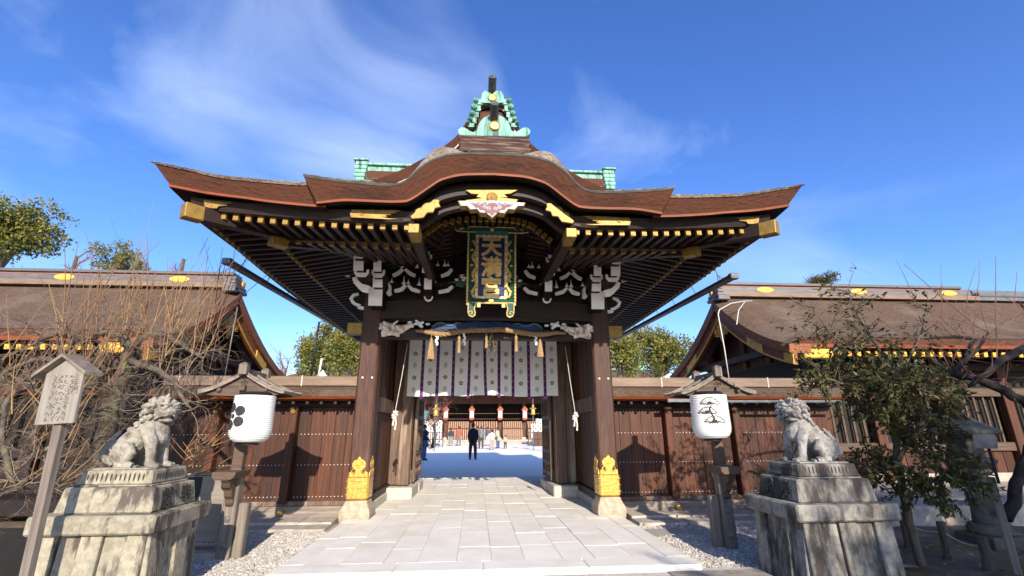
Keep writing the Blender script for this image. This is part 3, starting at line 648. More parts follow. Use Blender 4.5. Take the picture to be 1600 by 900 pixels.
    for z_ in (.42, .68, .95, 1.55, 1.80, 2.3, 3.3):
        b = MB(); b.bx(dx-.03, dx+.03, 12.36, 13.56, z_-.05, z_+.05); rel(b, GL).build('door_rail', 'plank_grey', leaf, bevel=.006)
    for y in (12.62, 12.96, 13.3):
        b = MB(); b.bx(dx-.022, dx+.022, y-.04, y+.04, .3, 3.3); rel(b, GL).build('door_stile', 'plank_grey', leaf, bevel=.006)
    b = MB(); b.bx(*sorted((dx+s_*.04, dx+s_*.06)), 12.36, 13.56, 1.0, 1.5); b.bx(*sorted((dx+s_*.04, dx+s_*.06)), 12.36, 13.56, 1.85, 3.3); rel(b, GL).build('door_panel', 'plank_red', leaf)
# ---- beams over the passage
b = MB(); b.bx(-2.3, 2.3, 9.16, 9.44, 3.235, 3.42); gp(b, 'tie_beam', 'wood_beam', bevel=.01)
b = MB(); nn = 24
for i in range(nn):
    x0, x1 = -2.12+4.24*i/nn, -2.12+4.24*(i+1)/nn; cz = lambda x: 3.60+.07*(1-(x/2.12)**2); ct = lambda x: 3.96+.05*(1-(abs(x)/2.12)**6)
    b.hull([(x0, 9.14, cz(x0)), (x1, 9.14, cz(x1)), (x1, 9.46, cz(x1)), (x0, 9.46, cz(x0))], [(x0, 9.14, ct(x0)), (x1, 9.14, ct(x1)), (x1, 9.46, ct(x1)), (x0, 9.46, ct(x0))])
rb = gp(b, 'rainbow_beam', 'wood_beam')
b = MB()
for s_ in (-1, 1): b.tube([(s_*(1.9-.06*t), 9.135, 3.72+.10*sin(t*.28)*(1-t/22)) for t in range(20)]+[(s_*(.72+.08*cos(t*.7)*(1-t/12)), 9.135, 3.74+.07*sin(t*.7)*(1-t/12)) for t in range(10)], .006, 5)
rel(b, GL).build('incised_scroll', 'wood_pillar', rb)
b = MB(); b.bx(-1.9, 1.9, 11.7, 11.95, 3.60, 3.95); b.bx(-2.2, 2.2, 11.75, 12.3, 3.95, 4.6); gp(b, 'door_lintel', 'wood_beam', bevel=.01)
b = MB(); b.bx(-2.3, 2.3, 15.5, 15.75, 3.5, 3.95); b.bx(-2.3, 2.3, 15.55, 15.7, 4.2, 4.7); gp(b, 'rear_beam', 'wood_beam', bevel=.01)
b = MB(); b.bx(-2.5, 2.5, 9.22, 9.40, 4.02, 5.0); gp(b, 'transom_board', 'wood_dark')
b = MB(); b.bx(-2.3, 2.3, 9.5, 15.5, 4.30, 4.36); gp(b, 'passage_ceiling', 'wood_dark')
for s_ in (-1, 1):
    for y, z_ in ((8.45, 4.80), (7.75, 4.70)): gp(MB().bx(*sorted((s_*1.15, s_*(3.0 if y > 8 else 3.4))), y-.09, y+.09, z_-.09, z_+.09), 'purlin', 'wood_beam', bevel=.01)
for s_ in (-1, 1): gp(MB().bx(*sorted((s_*2.42, s_*2.6)), 8.6, 16.5, 4.62, 4.80), 'purlin', 'wood_beam', bevel=.01); gp(MB().bx(*sorted((s_*2.24, s_*2.32)), 9.45, 15.5, 3.6, 4.6), 'side_wall_board', 'wood_dark')
# painted carved frieze between tie beam and rainbow beam
b = MB(); pl = [(-1.15,.0),(-1.05,.09),(-.8,.14),(-.6,.10),(-.42,.15),(-.2,.18),(0,.16),(.2,.18),(.42,.15),(.6,.10),(.8,.14),(1.05,.09),(1.15,0)]
b.prism([(x_, 3.42+z_) for x_, z_ in pl], 'y', 9.22, 9.3); fz = gp(b, 'painted_frieze', 'blue_paint')
b = MB()
for s_ in (-1, 1):
    b.tube([(s_*(1.12-.1*t), 9.21, 3.44+.10*abs(sin(t*.9))+.02) for t in range(7)], .018, 6, 0); b.tube([(s_*(1.3+.05*t), 9.2, 3.45+.05*t) for t in range(4)], [.03, .045, .04, .02], 6, 1)
    for t in range(4): b.ball((s_*(1.2+.12*t), 9.2, 3.52+.03*(t % 2)), (.05, .03, .028), mi=1)
rel(b, GL).build('frieze_relief', ['teal_paint', 'white_paint'], fz, smooth=True)
# ---- bracket sets: dark blocks with white painted noses
def nose(b, x, y, z, wd, dy, segs, mi=1):   # forward projecting bracket arm with stepped white face
    yy = y; zz = z
    for (h, st_) in segs:
        b.hull([(x-wd/2, yy, zz-h), (x+wd/2, yy, zz-h), (x+wd/2, yy+.02, zz-h), (x-wd/2, yy+.02, zz-h)], [(x-wd/2, yy-st_, zz), (x+wd/2, yy-st_, zz), (x+wd/2, yy-st_+.02, zz), (x-wd/2, yy-st_+.02, zz)], mi)
        b.hull([(x-wd/2, yy+.021, zz-h), (x+wd/2, yy+.021, zz-h), (x+wd/2, y+dy, zz-h), (x-wd/2, y+dy, zz-h)], [(x-wd/2, yy-st_+.021, zz), (x+wd/2, yy-st_+.021, zz), (x+wd/2, y+dy, zz), (x-wd/2, y+dy, zz)], 0)
        zz -= h; yy += .015
def cup(b, x, y, z, s=.10, mi=1):           # bearing block with white edges
    b.prism([(x-s, z+.09), (x+s, z+.09), (x+s, z+.03), (x+s*.66, z-.03), (x-s*.66, z-.03), (x-s, z+.03)], 'y', y, y+.02, mi)
    b.prism([(x-s, z+.09), (x+s, z+.09), (x+s, z+.03), (x+s*.66, z-.03), (x-s*.66, z-.03), (x-s, z+.03)], 'y', y+.021, y+.2, 0)
def chev(b, p, q, y, th=.05, mi=1):         # curved white underside of a lateral arm
    p = Vector(p); q = Vector(q); n_ = 6; A = []; B2 = []
    for i in range(n_+1):
        t = i/n_; c = p.lerp(q, t); c.y += -.035*sin(pi*t) if True else 0; k = th*(.55+.45*sin(pi*t))
        A.append((c.x, c.y+k/2)); B2.append((c.x, c.y-k/2))
    b.prism(A+B2[::-1], 'y', y, y+.10, mi)
for s_ in (-1, 1):
    b = MB()
    def P2(px, py, y): p = PY(px, py, y); return (s_*(abs(p.x)), p.z)
    def blk(px0, px1, py0, py1, y, yb=9.2, bulge=.02):     # arm nose: white stepped front, dark body behind
        x0, z1 = P2(px0, py0, y); x1, z0 = P2(px1, py1, y); x0, x1 = sorted((x0, x1)); zm = z0+(z1-z0)*.45
        for (za, zb, ya, yc) in ((zm, z1, y-bulge, y), (z0, zm, y, y+.035)):
            q = lambda yy, zz: [(x0, yy, zz), (x1, yy, zz)]
            b.hull([(x0, yc, za), (x1, yc, za), (x1, yc+.02, za), (x0, yc+.02, za)], [(x0, ya, zb), (x1, ya, zb), (x1, ya+.02, zb), (x0, ya+.02, zb)], 1)
            b.hull([(x0+.004, yc+.021, za), (x1-.004, yc+.021, za), (x1-.004, yb, za), (x0+.004, yb, za)], [(x0+.004, ya+.021, zb), (x1-.004, ya+.021, zb), (x1-.004, yb, zb), (x0+.004, yb, zb)], 0)
    def cupp(px0, px1, py0, py1, y, yb=9.1):               # bearing block: white horns and bottom, dark behind
        (x0, z1), (x1, z0) = P2(px0, py0, y), P2(px1, py1, y); x0, x1 = sorted((x0, x1)); w_ = x1-x0; h_ = z1-z0
        pol = [(x0, z1), (x0+w_*.16, z1), (x0+w_*.18, z0+h_*.55), (x1-w_*.18, z0+h_*.55), (x1-w_*.16, z1), (x1, z1), (x1, z0+h_*.5), (x1-w_*.2, z0), (x0+w_*.2, z0), (x0, z0+h_*.5)]
        b.prism(pol, 'y', y-.02, y, 1); b.prism([pol[i] for i in (0, 5, 6, 7, 8, 9)], 'y', y+.001, yb, 0)
    def stroke(pts, th, y, dpt=.07):                       # curved white underside of an arm
        c = [Vector((*P2(px, py, y), 0)) for px, py in pts]; A = []; B2 = []; n_ = len(c)
        for i in range(n_):
            t = (c[min(i+1, n_-1)]-c[max(0, i-1)]).normalized(); nn = Vector((-t.y, t.x, 0)); k = th*y/724*.5*(.6+.4*sin(pi*(i+.5)/n_))
            A.append((c[i]+nn*k)[:2]); B2.append((c[i]-nn*k)[:2])
        for i in range(n_-1): b.prism([A[i], A[i+1], B2[i+1], B2[i]], 'y', y+.003*(i % 2), y+dpt, 1)
    def spear(px, py, h, y):
        x, z = P2(px, py, y); k = y/724; b.prism([(x-3.2*k, z-h*.45*k), (x+3.2*k, z-h*.45*k), (x+.9*k, z-h*.05*k), (x, z+h*.6*k), (x-.9*k, z-h*.05*k)], 'y', y, y+.03, 1)
    for r in ((584,595,407,423,8.35), (583,597,434,448,8.55), (577,596,449,477,8.75), (552,565,383,393,7.95), (553,567,405,422,8.15)): blk(*r)
    for r in ((581,601,422,434,8.42), (550,570,394,404,8.0), (554,576,421,433,8.2)): cupp(*r)
    for r in ((660,671,409,425,8.45), (663,674,435,451,8.65), (659,671,392,399,8.35)): blk(*r)
    cupp(656, 675, 398, 408, 8.38)
    stroke([(553,433),(556,440),(563,447),(571,449),(577,450)], 9, 8.4); stroke([(561,449),(567,453),(575,455)], 5, 8.45)
    stroke([(560,459),(552,461),(548,466),(551,472),(557,476),(563,477)], 5, 9.15); stroke([(559,480),(565,481),(571,481)], 5, 9.15)
    b.prism([P2(*p, 9.2) for p in ((556,461),(566,458),(576,460),(580,478),(562,478),(553,470))], 'y', 9.2, 9.34, 0)
    for ch in (((629,420),(623,425),(618,428),(613,430)), ((633,420),(638,425),(643,428),(649,430)), ((633,445),(628,451),(622,453),(616,454)), ((637,445),(643,451),(649,453),(656,455)), ((522,403),(527,409),(534,413)), ((529,419),(535,426),(545,430)), ((706,420),(700,427),(689,431)), ((707,447),(700,453),(685,456))): stroke(ch, 5.5, 8.9)
    for p in ((576,411),(602,412),(628,412),(652,413),(676,412),(605,437),(631,438),(655,440),(679,436),(695,410)): spear(*p, 13, 8.88)
    for p in ((610,412),(636,412),(612,438),(638,440),(684,412),(700,412)): spear(*p, 7, 8.9)
    b.prism([P2(*p, 8.95) for p in ((611,443),(606,443),(607,451),(603,458),(606,461),(611,459))], 'y', 8.95, 9.05, 1)
    for (pa, pb, py0, py1) in ((608,656,416,421), (610,660,441,446), (676,712,416,421), (678,712,442,447)):
        (x0, z1), (x1, z0) = P2(pa, py0, 8.95), P2(pb, py1, 8.95); b.bx(*sorted((x0, x1)), 8.95, 9.15, z0, z1, 0)
    xx, zz = P2(669, 460, 9.0); b.prism([(xx+.10*cos(t*pi/6), zz+.10*sin(t*pi/6)) for t in range(12)], 'y', 8.98, 9.14, 0)
    stroke([(663,463),(665,468),(669.5,470),(674,468),(676,463)], 3, 8.96, .03)
    gp(b, 'bracket_set', ['wood_dark', 'white_paint'])
    # painted carving between the brackets (peonies and waves)
    b = MB()
    for k in range(9):
        a = k*.7; b.ball((s_*(.55+.09*cos(a)*(k/6)), 8.98, 4.46+.07*sin(a)*(k/6)), (.045, .03, .03), mi=k % 3)
    for k in range(4): b.tube([(s_*(.42+.05*t+.02*k), 8.98, 4.34-.025*k+.015*sin(t*1.4+k)) for t in range(9)], .013, 5, 3)
    gp(b, 'flower_carving', ['white_paint', 'pink_paint', 'white_paint', 'teal_paint'], smooth=True)
    # carved animal-head nosing on the inner side of the front pillar
    b = MB(); cx, cy, cz = s_*1.92, 9.15, 3.42; q = lambda x_, y_, z_: (s_*(1.95-x_), 9.12+y_, 3.40+z_)
    b.ball(q(.02, .05, .0), (.17, .16, .13)); b.ball(q(.20, .0, -.01), (.14, .12, .09)); b.tube([q(.26, -.02, .0), q(.36, -.04, .03), q(.43, -.05, .07), q(.47, -.05, .06), q(.46, -.05, .02)], [.075, .06, .05, .04, .03], 8)
    for k in range(14): a = k*.9; b.ball(q(-.05+.13*cos(a)*(k/14), -.10, .03+.11*sin(a)*(k/14)), .036)
    for k in range(5): b.tube([q(-.12+.05*t, -.10+.01*k, -.09-.012*k+.02*sin(t+k)) for t in range(8)], .022, 5)
    b.tube([q(.1, -.08, .07), q(.16, -.1, .12), q(.2, -.08, .16)], [.03, .025, .008], 6); b.ball(q(.16, -.11, .03), .025)
    head = remesh(rel(b, GL), 'carved_head', ['carved_pale'], G, .012, 1)
# ================================================================ plaque hung under the arch
YP = 8.15
def pp(px, py): q = PY(px, py, YP); return Vector((q.x, 0, q.z))
PL0 = PY(767, 480, YP)
PLQ = thing('shrine_plaque', 'gilt framed plaque with gold characters on deep blue under the arch', 'plaque', (PL0.x, YP, PL0.z))
TP = Matrix.Rotation(radians(8), 4, 'X')                 # leans forward at the top
W2, H2 = .43, PY(767, 362, YP-.15).z-PL0.z
def plq(b, name, m_, parent=None, **k):
    b.v = [tuple(TP @ Vector(p)) for p in b.v]; return b.build(name, m_, parent or PLQ, **k)
wi, zl, zh = .25, .19, H2-.12
plq(MB().bx(-wi, wi, .0, .03, zl, zh), 'plaque_field', 'blue_lacquer')
b = MB()                                                   # flared frame boards
for (a0, a1, c0, c1) in (((-wi, zl), (-wi, zh), (-W2, .06), (-W2, H2)), ((wi, zh), (wi, zl), (W2, H2), (W2, .06))):
    b.hull([(a0[0], .0, a0[1]), (a1[0], .0, a1[1]), (a1[0], .03, a1[1]), (a0[0], .03, a0[1])], [(c0[0], -.13, c0[1]), (c1[0], -.13, c1[1]), (c1[0], -.10, c1[1]), (c0[0], -.10, c0[1])])
for (a0, a1, c0, c1) in (((-wi, zh), (wi, zh), (-W2, H2), (W2, H2)), ((wi, zl), (-wi, zl), (W2, .06), (-W2, .06))):
    b.hull([(a0[0], .0, a0[1]), (a1[0], .0, a1[1]), (a1[0], .03, a1[1]), (a0[0], .03, a0[1])], [(c0[0], -.13, c0[1]), (c1[0], -.13, c1[1]), (c1[0], -.10, c1[1]), (c0[0], -.10, c0[1])])
plq(b, 'plaque_frame', 'green_lacquer')
b = MB()
for z_ in (zl-.02, zh+.02): b.bx(-wi-.055, wi+.055, -.035, -.005, z_-.028, z_+.028)
for x_ in (-wi-.02, wi+.02): b.bx(x_-.032, x_+.032, -.036, -.006, zl-.045, zh+.045)
fr = plq(b, 'gilt_border', 'gold_paint', bevel=.004)
b = MB(); k = 0; z_ = zl
while z_ < zh:
    for x_ in (-wi-.02, wi+.02): b.bx(x_-.016, x_+.016, -.041, -.036, z_, z_+.055)
    z_ += .11
for i in range(4):
    for z_ in (zl-.02, zh+.02): b.bx(-.17+.1*i, -.115+.1*i, -.041, -.0355, z_-.014, z_+.014)
tag(plq(b, 'border_inlay', 'white_trim'), kind='stuff')
b = MB()
for x_ in (-W2, W2): b.tube([(x_, -.13, .02), (x_, -.13, H2)], .016, 6)
for z_ in (.06, H2): b.tube([(-W2, -.13, z_), (W2, -.13, z_)], .016, 6)
z_ = .1
while z_ < H2:                                            # beaded outer rim
    for x_ in (-W2, W2): b.ball((x_, -.135, z_), .022, 6, 4)
    z_ += .06
plq(b, 'gilt_rim', 'gold_paint')
for s_ in (-1, 1):                                        # carved dragons on the side boards
    b = MB(); b.tube([(s_*(.31+.035*sin(t*.95)), -.09-.02*cos(t*.95), .16+.05*t) for t in range(int((H2-.3)/.05))], [.014+.012*abs(sin(t*.5)) for t in range(int((H2-.3)/.05))], 6)
    for t in range(10): b.ball((s_*(.31+.05*sin(t*2.3)), -.10, .18+.095*t), (.03, .02, .022), 6, 4)
    plq(b, 'gilt_dragon', 'gold_paint')
    b = MB()                                              # scroll ears at the top, scroll feet below
    ear = lambda x_: .30+(x_-.30)*1.42
    b.prism([(s_*ear(x_), H2-.06+z2) for x_, z2 in ((.30,.0),(.48,.0),(.55,.02),(.57,.06),(.53,.10),(.46,.10),(.43,.08),(.30,.09))], 'y', -.15, -.10); plq(b, 'scroll_ear', 'green_lacquer')
    b = MB(); b.tube([(s_*ear(x_), -.155, H2-.06+z2) for x_, z2 in ((.30,-.002),(.48,-.002),(.555,.02),(.575,.06),(.53,.105),(.47,.10),(.45,.07),(.48,.045),(.51,.055))], .010, 5); b.tube([(s_*.05, -.15, H2+.035), (s_*.44, -.155, H2+.035)], .010, 5); plq(b, 'scroll_line', 'gold_paint')
    b = MB(); b.prism([(s_*x_, z2) for x_, z2 in ((.27,.06),(.40,.06),(.405,-.10),(.38,-.17),(.33,-.19),(.285,-.16),(.28,-.11),(.30,-.09))], 'y', -.15, -.09); plq(b, 'scroll_foot', 'green_lacquer')
    b = MB(); b.tube([(s_*x_, -.155, z2) for x_, z2 in ((.27,.06),(.30,-.05),(.28,-.11),(.285,-.165),(.33,-.195),(.385,-.17),(.405,-.12),(.37,-.09),(.335,-.10),(.335,-.135),(.36,-.14)) ], .011, 5); b.tube([(s_*.408, -.155, .05), (s_*.408, -.155, -.12)], .01, 5); plq(b, 'scroll_line', 'gold_paint')
b = MB(); b.bx(-.30, .30, -.155, -.12, H2-.035, H2+.025); plq(b, 'top_board', 'green_lacquer')
for x_ in (-.22, .22): plq(MB().bx(x_-.03, x_+.03, -.16, -.13, -.02, .06), 'gilt_fitting', 'gold_paint')
plq(MB().lathe([(.04, -.01), (.04, .02), (.02, .03), (.001, .03)], 12, c=(0, -.158, H2-.005), T=Matrix.Rotation(pi/2, 4, 'X')), 'gilt_boss', 'gold_paint'); plq(MB().ball((0, -.13, .10), (.05, .02, .04)), 'gilt_boss', 'gold_paint')
hh = (zh-zl)/3
for i, ch in enumerate('天満宮'):
    b = MB()
    for n_, (dx, dz) in enumerate(((0, 0), (.010, .003), (-.010, -.003), (.003, .010), (-.003, -.010), (.007, -.007), (-.007, .007))):
        t_ = text_mb(ch, .385, .02, Matrix.Translation((dx, -.014-.0012*n_, zh-hh*(i+.5)+dz)), .004); b.add(t_.v, t_.f)
    plq(b, 'character', 'gold_paint', recalc=False)
b = MB(); b.tube([(-.25, .05, H2), (-.2, .45, H2+.25)], .012, 5); b.tube([(.25, .05, H2), (.2, .45, H2+.25)], .012, 5); plq(b, 'hanger', 'copper_dark')
# ================================================================ curtain, rope, tassels
YN = 11.15
xl, xr = PY(638, 575, YN).x, PY(873, 575, YN).x; zt, zb = PY(755, 531, YN).z, PY(755, 619, YN).z
NR = thing('noren_curtain', 'white crested curtain with purple seams hung across the gate passage', 'curtain', (0, YN, zb))
def cs(x, z):                                # surface of the cloth
    v = (zt-z)/(zt-zb); pull = math.exp(-((x-(-.12))/.30)**2)*v*v
    return Vector((x + .05*pull*(1 if x > -.12 else -.6) , .012*sin(x*9)*v + .010*sin(x*23+2*v)*v - .05*pull*sin((x+.12)*14+4*v), z-zb + .012*sin(x*5)*v + (.03*pull)))
px_ = [638, 660.5, 684, 708.5, 733.5, 757, 779.5, 801.5, 826, 851, 873]
def plum(r):                                  # five petals and a centre
    out = [([(cos(a)*.17*r, sin(a)*.17*r) for a in [2*pi*i/6 for i in range(6)]])]
    for k in range(5):
        c = (cos(pi/2+k*2*pi/5)*.62*r, sin(pi/2+k*2*pi/5)*.62*r); out.append([(c[0]+.33*r*cos(2*pi*i/9), c[1]+.33*r*sin(2*pi*i/9)) for i in range(9)])
    return out
for i in range(10):
    x0, x1 = PY(px_[i], 575, YN).x+.035, PY(px_[i+1], 575, YN).x-.035
    if i == 0: x0 -= .035
    b = MB(); b.grid(lambda u, v: cs(x0+(x1-x0)*u, zt+(zb-zt)*v), 10, 26); pn = b.build('curtain_panel', 'noren', NR, smooth=True)
    if i < 9:
        b = MB(); b.grid(lambda u, v: cs(x1-.004+.078*u, zt+(zb-.05-zt)*v)+Vector((0, .004, 0)), 2, 20); b.build('seam_ribbon', 'purple', NR, smooth=True)
        b = MB()
        for k in range(9):
            z_ = zt-.1-(zt-zb-.15)*k/8; c = cs(x1+.035, z_)+Vector((0, -.002, 0)); b.ball(c, (.008, .004, .012), 6, 4)
        b.build('ribbon_stitch', 'trim_pale', NR)
    xc = (x0+x1)/2+.0
    for k in range(4):
        z_ = zt-(zt-zb)*((.26+.21*k) if i % 2 == 0 else (.16+.205*k)+.0)
        dk = (k+i) % 2 == 0 if i % 2 == 0 else k % 2 == 1
        b = MB(); fl = plum(.055 if dk else .05)
        if dk:
            for pl in fl: b.add([cs(xc+p[0], z_+p[1])+Vector((0, -.006, 0)) for p in pl], [tuple(range(len(pl)))])
        else:                                 # the second crest: outlined sprig
            for (dx, dz, r_) in ((-.018,.03,.022),(.02,.028,.020),(-.02,-.006,.020),(.018,-.004,.022),(0,-.036,.022),(0,.055,.016)):
                ring = [cs(xc+dx+r_*cos(a*pi/4), z_+dz+r_*sin(a*pi/4))+Vector((0, -.006, 0)) for a in range(9)]; b.tube(ring, .0045, 4)
        b.build('crest', 'crest_ink' if dk else 'crest_grey', pn, recalc=False)
b = MB(); b.bx(xl-.05, xr+.05, -.02, .02, zt-zb-.01, zt-zb+.03); b.build('curtain_rod', 'wood_beam', NR)
# straw rope
YRp = 9.02
rp = [(650,517),(662,518),(676,521),(690,523),(712,519),(735,516),(760,516),(783,515),(800,517),(815,520),(835,523),(850,523),(870,520),(884,521)]
rc = [PY(x_, y_, YRp) for x_, y_ in rp]
fine = []
for i in range(len(rc)-1):
    for t in range(12): fine.append(rc[i].lerp(rc[i+1], t/12))
fine.append(rc[-1]); b = MB(); acc = 0
for k in range(3):
    pts = []
    for i, p in enumerate(fine):
        a = i*.55+k*2*pi/3; env = .35+.65*min(1, min(i, len(fine)-1-i)/30); pts.append(p+Vector((0, .026*env*cos(a), .026*env*sin(a))))
    b.tube(pts, [.030*(.45+.55*min(1, min(i, len(fine)-1-i)/30)) for i in range(len(fine))], 6)
l_ = fine[0]; o = rel(b, l_).build('straw_rope', 'straw', smooth=True); o.location = l_; tag(o, 'thick twisted straw rope strung above the curtain', 'rope')
def tassel(px, ptop, pbot, fat, lab):
    t = PY(px, ptop, YRp); bt = PY(px, pbot, YRp); L_ = t.z-bt.z
    T_ = thing('straw_tassel', lab, 'tassel', (t.x, YRp-.05, bt.z), 'tassels on the straw rope')
    b = MB(); b.tube([(0, 0, L_+.02), (0, 0, L_*.62)], .007, 5); b.build('string', 'straw', T_)
    b = MB(); n_ = 26
    for i in range(n_):
        a = 2*pi*i/n_; r_ = fat*(.8+.4*random.random()); b.tube([(.012*cos(a), .012*sin(a), L_*.66), (r_*.55*cos(a), r_*.55*sin(a), L_*.45), (r_*cos(a), r_*sin(a), random.uniform(0, .02))], [.012, .012, .009], 4)
    b.lathe([(.03, L_*.60), (.034, L_*.66), (.02, L_*.74), (.005, L_*.78)], 8); b.build('tassel_skirt', 'straw', T_)
tassel(675, 518, 563, .055, 'bushy straw tassel hanging from the rope near the horned lion side'); tassel(718, 517, 553, .022, 'thin straw tassel hanging from the rope, second from the horned lion side')
tassel(806, 517, 551, .022, 'thin straw tassel hanging from the rope beside the green sprig'); tassel(843, 522, 559, .055, 'bushy straw tassel hanging from the rope near the curly maned lion side'); tassel(760, 516, 545, .022, 'thin straw tassel partly hidden by the green sprig')
for px, lab in ((682, 'folded paper streamer beside the bushy tassel near the horned lion side'), (725, 'folded paper streamer beside the thin tassel near the horned lion side'), (836, 'folded paper streamer beside the bushy tassel near the curly maned lion side')):
    p = PY(px, 522, YRp-.02); b = MB()
    for k in range(4): b.bx(-.02+.02*(k % 2), .02+.02*(k % 2), -.002*k, .004-.002*k, -.055*(k+1), -.055*k+.01)
    o = b.build('paper_streamer', 'white_trim'); o.location = p; tag(o, lab, 'paper streamer', 'paper streamers on the straw rope')
p = PY(768, 520, YRp-.06); b = MB()
for k in range(6):
    a = k*1.05; e = Vector((.07*cos(a), .05*sin(a), -.45+.07*(k % 3))); b.tube([(0, 0, 0), e*.5+Vector((.03*cos(a), 0, 0)), e], .005, 4, 1)
    for t in range(26):
        c = e*(.15+.85*t/26)+Vector((random.gauss(0, .03), random.gauss(0, .03), random.gauss(0, .02))); d = Vector((random.gauss(0, 1), random.gauss(0, 1), random.gauss(-.5, .8))).normalized()*.045; s2 = d.orthogonal().normalized()*.012
        b.add([c, c+d*.5+s2, c+d, c+d*.5-s2], [(0, 1, 2, 3)])
o = b.build('evergreen_sprig', ['leaf_dark', 'twig'], recalc=False); o.location = p; tag(o, 'dark evergreen sprig dangling from the rope in front of the curtain', 'sprig')
for (x0, y0, x1, y1, lab) in ((637, 536, 617, 648, 'knotted white cord hanging by the sunlit inner side wall'), (883, 540, 899, 650, 'knotted white cord hanging by the shaded inner side wall')):
    a, c = PY(x0, y0, 9.9), PY(x1, y1, 9.5); CR = thing('hanging_cord', lab, 'cord', c, 'white cords at the gate passage')
    b = MB(); b.tube([a-c, (a-c)*.5+Vector((0, 0, -.02)), (0, 0, .05)], .0065, 6); b.build('line', 'cord', CR)
    b = MB()
    for k in range(7): q = k*.9; b.ball((.035*cos(q), .03*sin(q), .05*sin(q*1.7)), (.035, .03, .03), 7, 5)
    b.build('knot', 'cord', CR, smooth=True)
    b = MB(); b.tube([(0, 0, -.02), (-.02, 0, -.12), (-.03, .01, -.20)], [.02, .016, .02], 6); b.tube([(.01, 0, -.02), (.03, 0, -.16), (.02, 0, -.28)], [.02, .015, .018], 6); b.build('loose_end', 'cord', CR)
# ================================================================ plank walls beside the gate
def plank_wall(s_, lab):
    XE = 7.35 if s_ > 0 else 6.2
    wl = thing('plank_wall', lab, 'wall', (s_*4.9, 9.7, 0)); WL = (s_*4.9, 9.7, 0)
    def wp(b, n_, m_, **k): return rel(b, WL).build(n_, m_, wl, **k)
    rg = lambda a, c: sorted((s_*a, s_*c))
    wp(MB().bx(*rg(2.5, XE), 9.52, 9.9, -.02, .16), 'sill_beam', 'sill_grey', bevel=.012)
    wp(MB().bx(*rg(2.5, XE), 9.58, 9.84, .16, .24), 'lower_rail', 'plank_grey', bevel=.008)
    wp(MB().bx(*rg(2.46, XE), 9.56, 9.86, 1.93, 2.10), 'top_rail', 'wood_beam', bevel=.01)
    wp(MB().bx(*rg(2.46, XE), 9.80, 9.84, .16, 2.4), 'backing', 'wood_dark')
    posts = [3.72, 5.15, 6.55, 7.9, 9.2]; posts = [p for p in posts if p < XE]
    for p in posts:
        b = MB(); b.bx(-.075, .075, -.10, .1, 0, 1.75); o = b.build('wall_post', 'plank_red', wl, bevel=.012); o.location = Vector((s_*p, 9.64, .2))-Vector(WL)
        b = MB(); b.lathe([(.04, 0), (.045, .02), (.03, .035), (.012, .035), (.001, .05)], 10, T=Matrix.Rotation(pi/2, 4, 'X')); o = b.build('gilt_rosette', 'gold_worn', wl); o.location = Vector((s_*p, 9.54, 1.84))-Vector(WL)
    ball = MB(); ball.ball((0, 0, 0), .055, 12, 8); o = ball.build('gilt_knob', 'gold', wl, smooth=True); o.location = Vector((s_*(3.72-.02), 9.47, .075))-Vector(WL)
    x = 2.50
    edges = [2.5]+[v for p in posts for v in (p-.075, p+.075)]+[XE]
    studs = MB(); pm = None
    for a, c in zip(edges[::2], edges[1::2]):
        n_ = max(1, round((c-a)/.225)); wd = (c-a)/n_
        for i in range(n_):
            b = MB(); b.bx(-wd/2+.0015, wd/2-.0015, -.02, .02, 0, 1.72); o = b.build('plank', 'plank_red', wl, bevel=.004); o.location = Vector((s_*(a+wd*(i+.5)), 9.74+random.uniform(-.004, .004), .22))-Vector(WL)
        for z_ in (.30, .86, 1.42, 1.90-.06):
            k = int((c-a-.12)/.068)
            for j in range(k+1): studs.ball((s_*(a+.06+.068*j), 9.715, z_), (.009, .010, .009), 6, 4)
    tag(wp(studs, 'nail_studs', 'white_trim'), kind='stuff')
    # roof of the wall
    prof = [(9.18, 2.10), (9.30, 2.07), (9.98, 2.30), (9.98, 2.42), (9.55, 2.32), (9.16, 2.22)]
    wp(MB().prism(prof, 'x', *rg(2.46, XE)), 'wall_roof', 'bark_roof', bevel=.01)
    wp(MB().prism([(9.20, 2.06), (9.34, 2.03), (9.36, 2.07), (9.17, 2.105)], 'x', *rg(2.46, XE)), 'roof_edge', 'edge_orange')
    wp(MB().prism([(9.55, 2.32), (9.50, 2.33), (9.50, 2.50), (9.53, 2.52), (9.95, 2.52), (9.98, 2.50), (9.98, 2.3)], 'x', *rg(2.46, XE)), 'roof_cap', 'cap_tan', bevel=.008)
    x = 2.46
    b = MB()
    while x < XE: b.bx(*rg(x, x+.02), 9.494, 9.99, 2.32, 2.528); x += 1.15
    wp(b, 'cap_joint', 'trim_pale')
    x = 2.62
    while x < XE-.1:
        b = MB(); b.hull([(-.025, 0, -.03), (.025, 0, -.03), (.025, 0, .03), (-.025, 0, .03)], [(-.025, .5, .06), (.025, .5, .06), (.025, .5, .12), (-.025, .5, .12)]); o = b.build('roof_rafter', 'wood_beam_y', wl); o.location = Vector((s_*x, 9.30, 2.0))-Vector(WL); x += .26
    if s_ > 0:
        b = MB(); b.tube([(s_*4.6, 9.13, 2.01), (s_*7.3, 9.13, 2.01)], .03, 8); b.bx(3.55, 4.4, 9.1, 9.16, 2.0, 2.06); wp(b, 'gutter', 'grey_metal')
plank_wall(-1, 'studded plank wall with the plum crest lantern shadow on it'); plank_wall(1, 'studded plank wall behind the pine tree lantern post')
